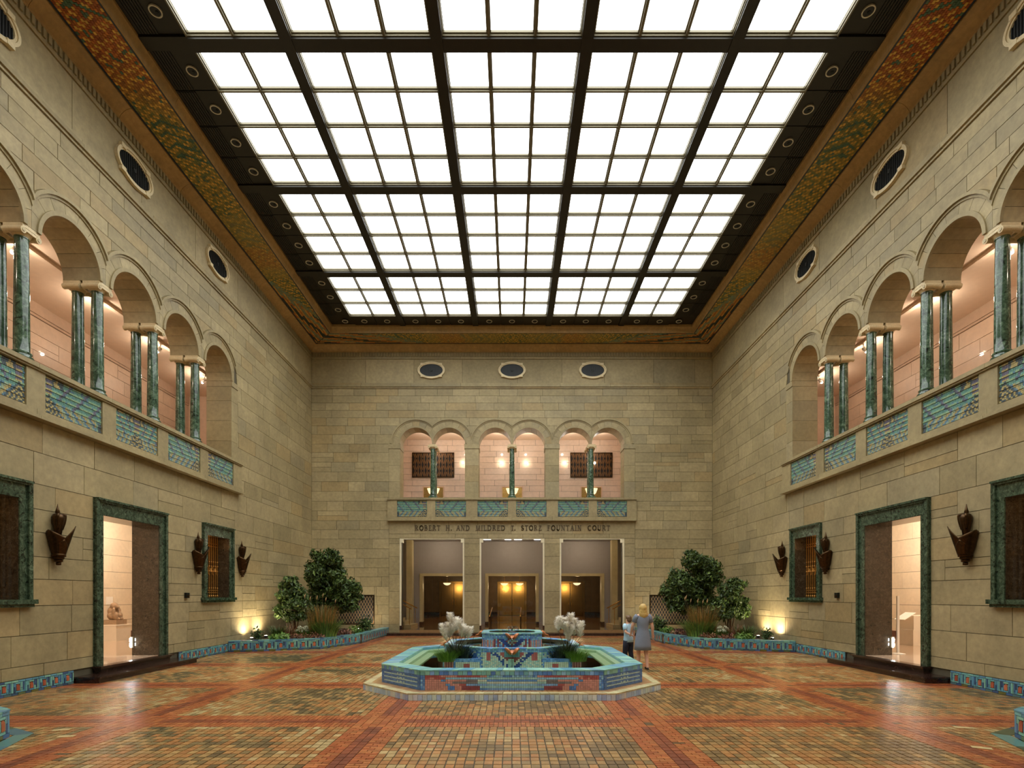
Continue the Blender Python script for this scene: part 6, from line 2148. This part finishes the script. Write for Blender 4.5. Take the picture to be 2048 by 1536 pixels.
# ---- people ----------------------------------------------------------
def skin_body(name, parent, joints, edges, mat, sub=2):
    me = bpy.data.meshes.new(name)
    ids = list(joints)
    o0 = WO[parent.name]
    me.from_pydata([tuple(np.array(joints[k][0])) for k in ids], [(ids.index(a), ids.index(b)) for a, b in edges], [])
    o = bpy.data.objects.new(name, me)
    COL.objects.link(o)
    o.parent = parent
    sk = o.modifiers.new('skin', 'SKIN')
    sk.use_smooth_shade = True
    for i, k in enumerate(ids):
        sv = me.skin_vertices[0].data[i]
        r = joints[k][1]
        sv.radius = r if hasattr(r, '__len__') else (r, r)
        sv.use_root = (k == 'pelvis')
    ss = o.modifiers.new('subdivision', 'SUBSURF')
    ss.levels = ss.render_levels = sub
    me.materials.append(mat)
    WO[o.name] = o0
    return o

def human(parent, H, yaw, pose, mats):
    """body joints in local space: x right of the person, y forward, z up; returns nothing"""
    h = H
    J = {}
    def j(k, x, y, z, r): J[k] = ((x * h, y * h, z * h), (r[0] * h, r[1] * h) if hasattr(r, '__len__') else r * h)
    j('pelvis', 0, 0, 0.52, (0.085, 0.062)); j('waist', 0, 0.0, 0.615, (0.072, 0.052)); j('chest', 0, 0.0, 0.735, (0.088, 0.058)); j('collar', 0, 0, 0.805, (0.055, 0.042))
    j('neck', 0, 0.0, 0.845, 0.033); j('skull', 0, 0.008, 0.905, (0.046, 0.052)); j('crown', 0, 0.006, 0.965, (0.036, 0.042))
    E = [('pelvis', 'waist'), ('waist', 'chest'), ('chest', 'collar'), ('collar', 'neck'), ('neck', 'skull'), ('skull', 'crown')]
    for s, n in ((-1, 'L'), (1, 'R')):
        p = pose[n]
        j('sh' + n, s * 0.098, 0, 0.80, 0.034)
        j('el' + n, *p['el'], 0.026); j('wr' + n, *p['wr'], 0.019)
        j('hip' + n, s * 0.052, 0, 0.485, 0.056); j('kn' + n, *p['kn'], 0.037); j('an' + n, *p['an'], 0.024)
        j('heel' + n, p['an'][0], p['an'][1] - 0.02, p['an'][2] - 0.022, 0.020); j('toe' + n, p['an'][0] + s * 0.01, p['an'][1] + 0.085, p['an'][2] - 0.03, 0.014)
        E += [('collar', 'sh' + n), ('sh' + n, 'el' + n), ('el' + n, 'wr' + n), ('pelvis', 'hip' + n), ('hip' + n, 'kn' + n), ('kn' + n, 'an' + n), ('an' + n, 'heel' + n), ('heel' + n, 'toe' + n)]
        # palm and five fingers
        wv = Vector(p['wr']); dv = (wv - Vector(p['el'])).normalized()
        sv = Vector((0, 1, 0)); sv = (sv - dv * sv.dot(dv)).normalized()
        nv = dv.cross(sv)
        pm = wv + dv * 0.035
        j('palm' + n, *pm, (0.020, 0.011)); E.append(('wr' + n, 'palm' + n))
        for q, (off, ln) in enumerate(((-0.016, 0.036), (-0.006, 0.044), (0.004, 0.047), (0.014, 0.042))):
            a = pm + dv * 0.016 + sv * off
            b = a + dv * ln * 0.55 + nv * 0.004 * s
            c = b + dv * ln * 0.4 + nv * 0.016 * s
            j('f%d' % q + n, *a, 0.0062); j('g%d' % q + n, *b, 0.0055); j('t%d' % q + n, *c, 0.0045)
            E += [('palm' + n, 'f%d' % q + n), ('f%d' % q + n, 'g%d' % q + n), ('g%d' % q + n, 't%d' % q + n)]
        a = wv + dv * 0.018 + sv * 0.018
        b = a + dv * 0.022 + sv * 0.014
        j('th' + n, *a, 0.0066); j('tt' + n, *b, 0.005)
        E += [('wr' + n, 'th' + n), ('th' + n, 'tt' + n)]
    parent.rotation_euler.z = yaw
    skin_body('body', parent, J, E, mats['skin'])
    # face: nose, eyes, mouth, ears
    def part(mb, name, mat, smooth=True):
        o = mb.build(name, mat, parent, smooth, origin=(0, 0, 0))
        o.location = (0, 0, 0)
        return o
    f = 0.060
    nose = MB().loft([[(w * math.cos(2 * PI * q / 8) * h, (f - 0.008 + dy + 0.3 * w * math.sin(2 * PI * q / 8)) * h, z * h) for q in range(8)] for w, dy, z in ((0.004, 0.0, 0.925), (0.007, 0.006, 0.912), (0.011, 0.012, 0.898), (0.007, 0.004, 0.891))])
    part(nose, 'nose', mats['skin'])
    for s in (-1, 1):
        part(MB().ball((s * 0.020 * h, (f - 0.006) * h, 0.922 * h), (0.008 * h, 0.005 * h, 0.0045 * h), 8, 6), 'eye', M['navy'])
        part(MB().ball((s * 0.049 * h, 0.004 * h, 0.912 * h), (0.006 * h, 0.012 * h, 0.018 * h), 8, 6), 'ear', mats['skin'])
    part(MB().ball((0, (f - 0.006) * h, 0.876 * h), (0.016 * h, 0.005 * h, 0.004 * h), 8, 6), 'mouth', plain('lips', C(186, 110, 100), 0.5))
    return part, J

def ell_rings(spec, h, n=20):
    return [[((cx + rx * math.cos(2 * PI * q / n)) * h, (cy + ry * math.sin(2 * PI * q / n)) * h, z * h) for q in range(n)] for z, rx, ry, cx, cy in spec]

# woman walking away from the viewer, holding the boy's hand
HW = 1.66
wt = empty('person', (3.30, 13.5, 0.0), 'blond person in a grey blue dress seen from behind, holding a child by the hand', 'person')
pose = {'L': dict(el=(-0.150, 0.03, 0.655), wr=(-0.128, 0.16, 0.548), kn=(-0.052, 0.05, 0.275), an=(-0.05, 0.03, 0.045)),
        'R': dict(el=(0.145, -0.015, 0.645), wr=(0.160, 0.015, 0.515), kn=(0.050, -0.005, 0.275), an=(0.050, -0.06, 0.048))}
part, J = human(wt, HW, 0.10, pose, dict(skin=M['skin']))
dr = MB().loft(ell_rings([(0.290, 0.132, 0.098, 0, 0), (0.36, 0.126, 0.092, 0, 0), (0.45, 0.118, 0.086, 0, 0), (0.52, 0.107, 0.080, 0, 0), (0.58, 0.092, 0.068, 0, 0), (0.625, 0.082, 0.060, 0, 0), (0.68, 0.094, 0.067, 0, 0), (0.74, 0.104, 0.070, 0, 0), (0.79, 0.104, 0.060, 0, 0), (0.820, 0.080, 0.048, 0, 0), (0.832, 0.052, 0.042, 0, 0)], HW, 24), caps=False)
o = part(dr, 'dress', M['dress']); o.modifiers.new('cloth', 'SOLIDIFY').thickness = 0.006
for s, n in ((-1, 'L'), (1, 'R')):
    a, b = Vector(J['sh' + n][0]), Vector(J['el' + n][0])
    d = b - a
    o = part(MB().tube([tuple(a - d * 0.12 + Vector((-s * 0.02, 0, 0.0))), tuple(a + d * 0.1), tuple(a + d * 0.62)], [0.062, 0.070, 0.062], 14, caps=False), 'sleeve', M['dress'])
    o.modifiers.new('cloth', 'SOLIDIFY').thickness = 0.005
    an = Vector(J['an' + n][0])
    part(MB().loft([[(an.x + w * math.cos(2 * PI * q / 12), an.y + 0.04 + l * math.sin(2 * PI * q / 12), z) for q in range(12)] for w, l, z in ((0.036, 0.12, max(0.001, an.z - 0.078)), (0.040, 0.125, an.z - 0.06), (0.034, 0.112, an.z - 0.035), (0.026, 0.09, an.z - 0.022))]), 'shoe', M['shoe'])
hr = MB()
for (x, y, z, a, b, c) in ((0, -0.012, 0.925, 0.060, 0.062, 0.070), (0, -0.030, 0.875, 0.060, 0.040, 0.075), (-0.035, -0.03, 0.835, 0.034, 0.032, 0.06), (0.035, -0.03, 0.835, 0.034, 0.032, 0.06), (0, -0.045, 0.825, 0.046, 0.030, 0.055)):
    hr.ball((x * HW, y * HW, z * HW), (a * HW, b * HW, c * HW), 16, 10)
o = part(hr, 'hair', M['hair_blond'])
m = o.modifiers.new('fuse', 'REMESH'); m.mode = 'VOXEL'; m.voxel_size = 0.012; m.use_smooth_shade = True

# boy looking to the left
HB_ = 1.34
bt = empty('person', (3.05, 14.02, 0.0), 'child in a pale blue shirt and dark trousers, walking hand in hand beside the fountain', 'person')
pose = {'L': dict(el=(-0.145, -0.06, 0.675), wr=(-0.075, -0.136, 0.625), kn=(-0.050, 0.04, 0.275), an=(-0.05, 0.02, 0.045)),
        'R': dict(el=(0.140, -0.01, 0.660), wr=(0.150, 0.02, 0.535), kn=(0.050, -0.01, 0.275), an=(0.050, -0.06, 0.048))}
part, J = human(bt, HB_, 0.6, pose, dict(skin=M['skin']))
o = part(MB().loft(ell_rings([(0.475, 0.112, 0.084, 0, 0), (0.53, 0.108, 0.080, 0, 0), (0.60, 0.098, 0.072, 0, 0), (0.68, 0.100, 0.070, 0, 0), (0.75, 0.106, 0.068, 0, 0), (0.795, 0.104, 0.058, 0, 0), (0.822, 0.078, 0.048, 0, 0), (0.836, 0.046, 0.042, 0, 0)], HB_, 22), caps=False), 'shirt', M['shirt'])
o.modifiers.new('cloth', 'SOLIDIFY').thickness = 0.005
o = part(MB().loft(ell_rings([(0.44, 0.098, 0.074, 0, 0), (0.50, 0.100, 0.076, 0, 0), (0.545, 0.096, 0.072, 0, 0)], HB_, 20), caps=False), 'trousers_top', M['navy'])
for s, n in ((-1, 'L'), (1, 'R')):
    a, b = Vector(J['sh' + n][0]), Vector(J['el' + n][0])
    d = b - a
    o = part(MB().tube([tuple(a - d * 0.12 + Vector((-s * 0.02, 0, 0))), tuple(a + d * 0.1), tuple(a + d * 0.72)], [0.052, 0.060, 0.056], 14, caps=False), 'sleeve', M['shirt'])
    o.modifiers.new('cloth', 'SOLIDIFY').thickness = 0.005
    hp, kn, an = [Vector(J[q + n][0]) for q in ('hip', 'kn', 'an')]
    part(MB().tube([tuple(hp + Vector((0, 0, 0.03))), tuple(hp * 0.5 + kn * 0.5), tuple(kn), tuple(kn * 0.4 + an * 0.6), tuple(an + Vector((0, 0, -0.01)))], [0.088, 0.080, 0.066, 0.058, 0.056], 14), 'trouser_leg', M['navy'])
    part(MB().loft([[(an.x + w * math.cos(2 * PI * q / 12), an.y + 0.035 + l * math.sin(2 * PI * q / 12), z) for q in range(12)] for w, l, z in ((0.036, 0.105, max(0.001, an.z - 0.062)), (0.040, 0.11, an.z - 0.045), (0.034, 0.095, an.z - 0.02), (0.028, 0.06, an.z + 0.01))]), 'shoe', M['shoe'])
hr = MB()
for (x, y, z, a, b, c) in ((0, -0.010, 0.945, 0.058, 0.060, 0.052), (0, -0.028, 0.905, 0.056, 0.042, 0.050), (0, 0.025, 0.970, 0.045, 0.034, 0.028)):
    hr.ball((x * HB_, y * HB_, z * HB_), (a * HB_, b * HB_, c * HB_), 16, 10)
o = part(hr, 'hair', M['hair_brown'])
m = o.modifiers.new('fuse', 'REMESH'); m.mode = 'VOXEL'; m.voxel_size = 0.012; m.use_smooth_shade = True
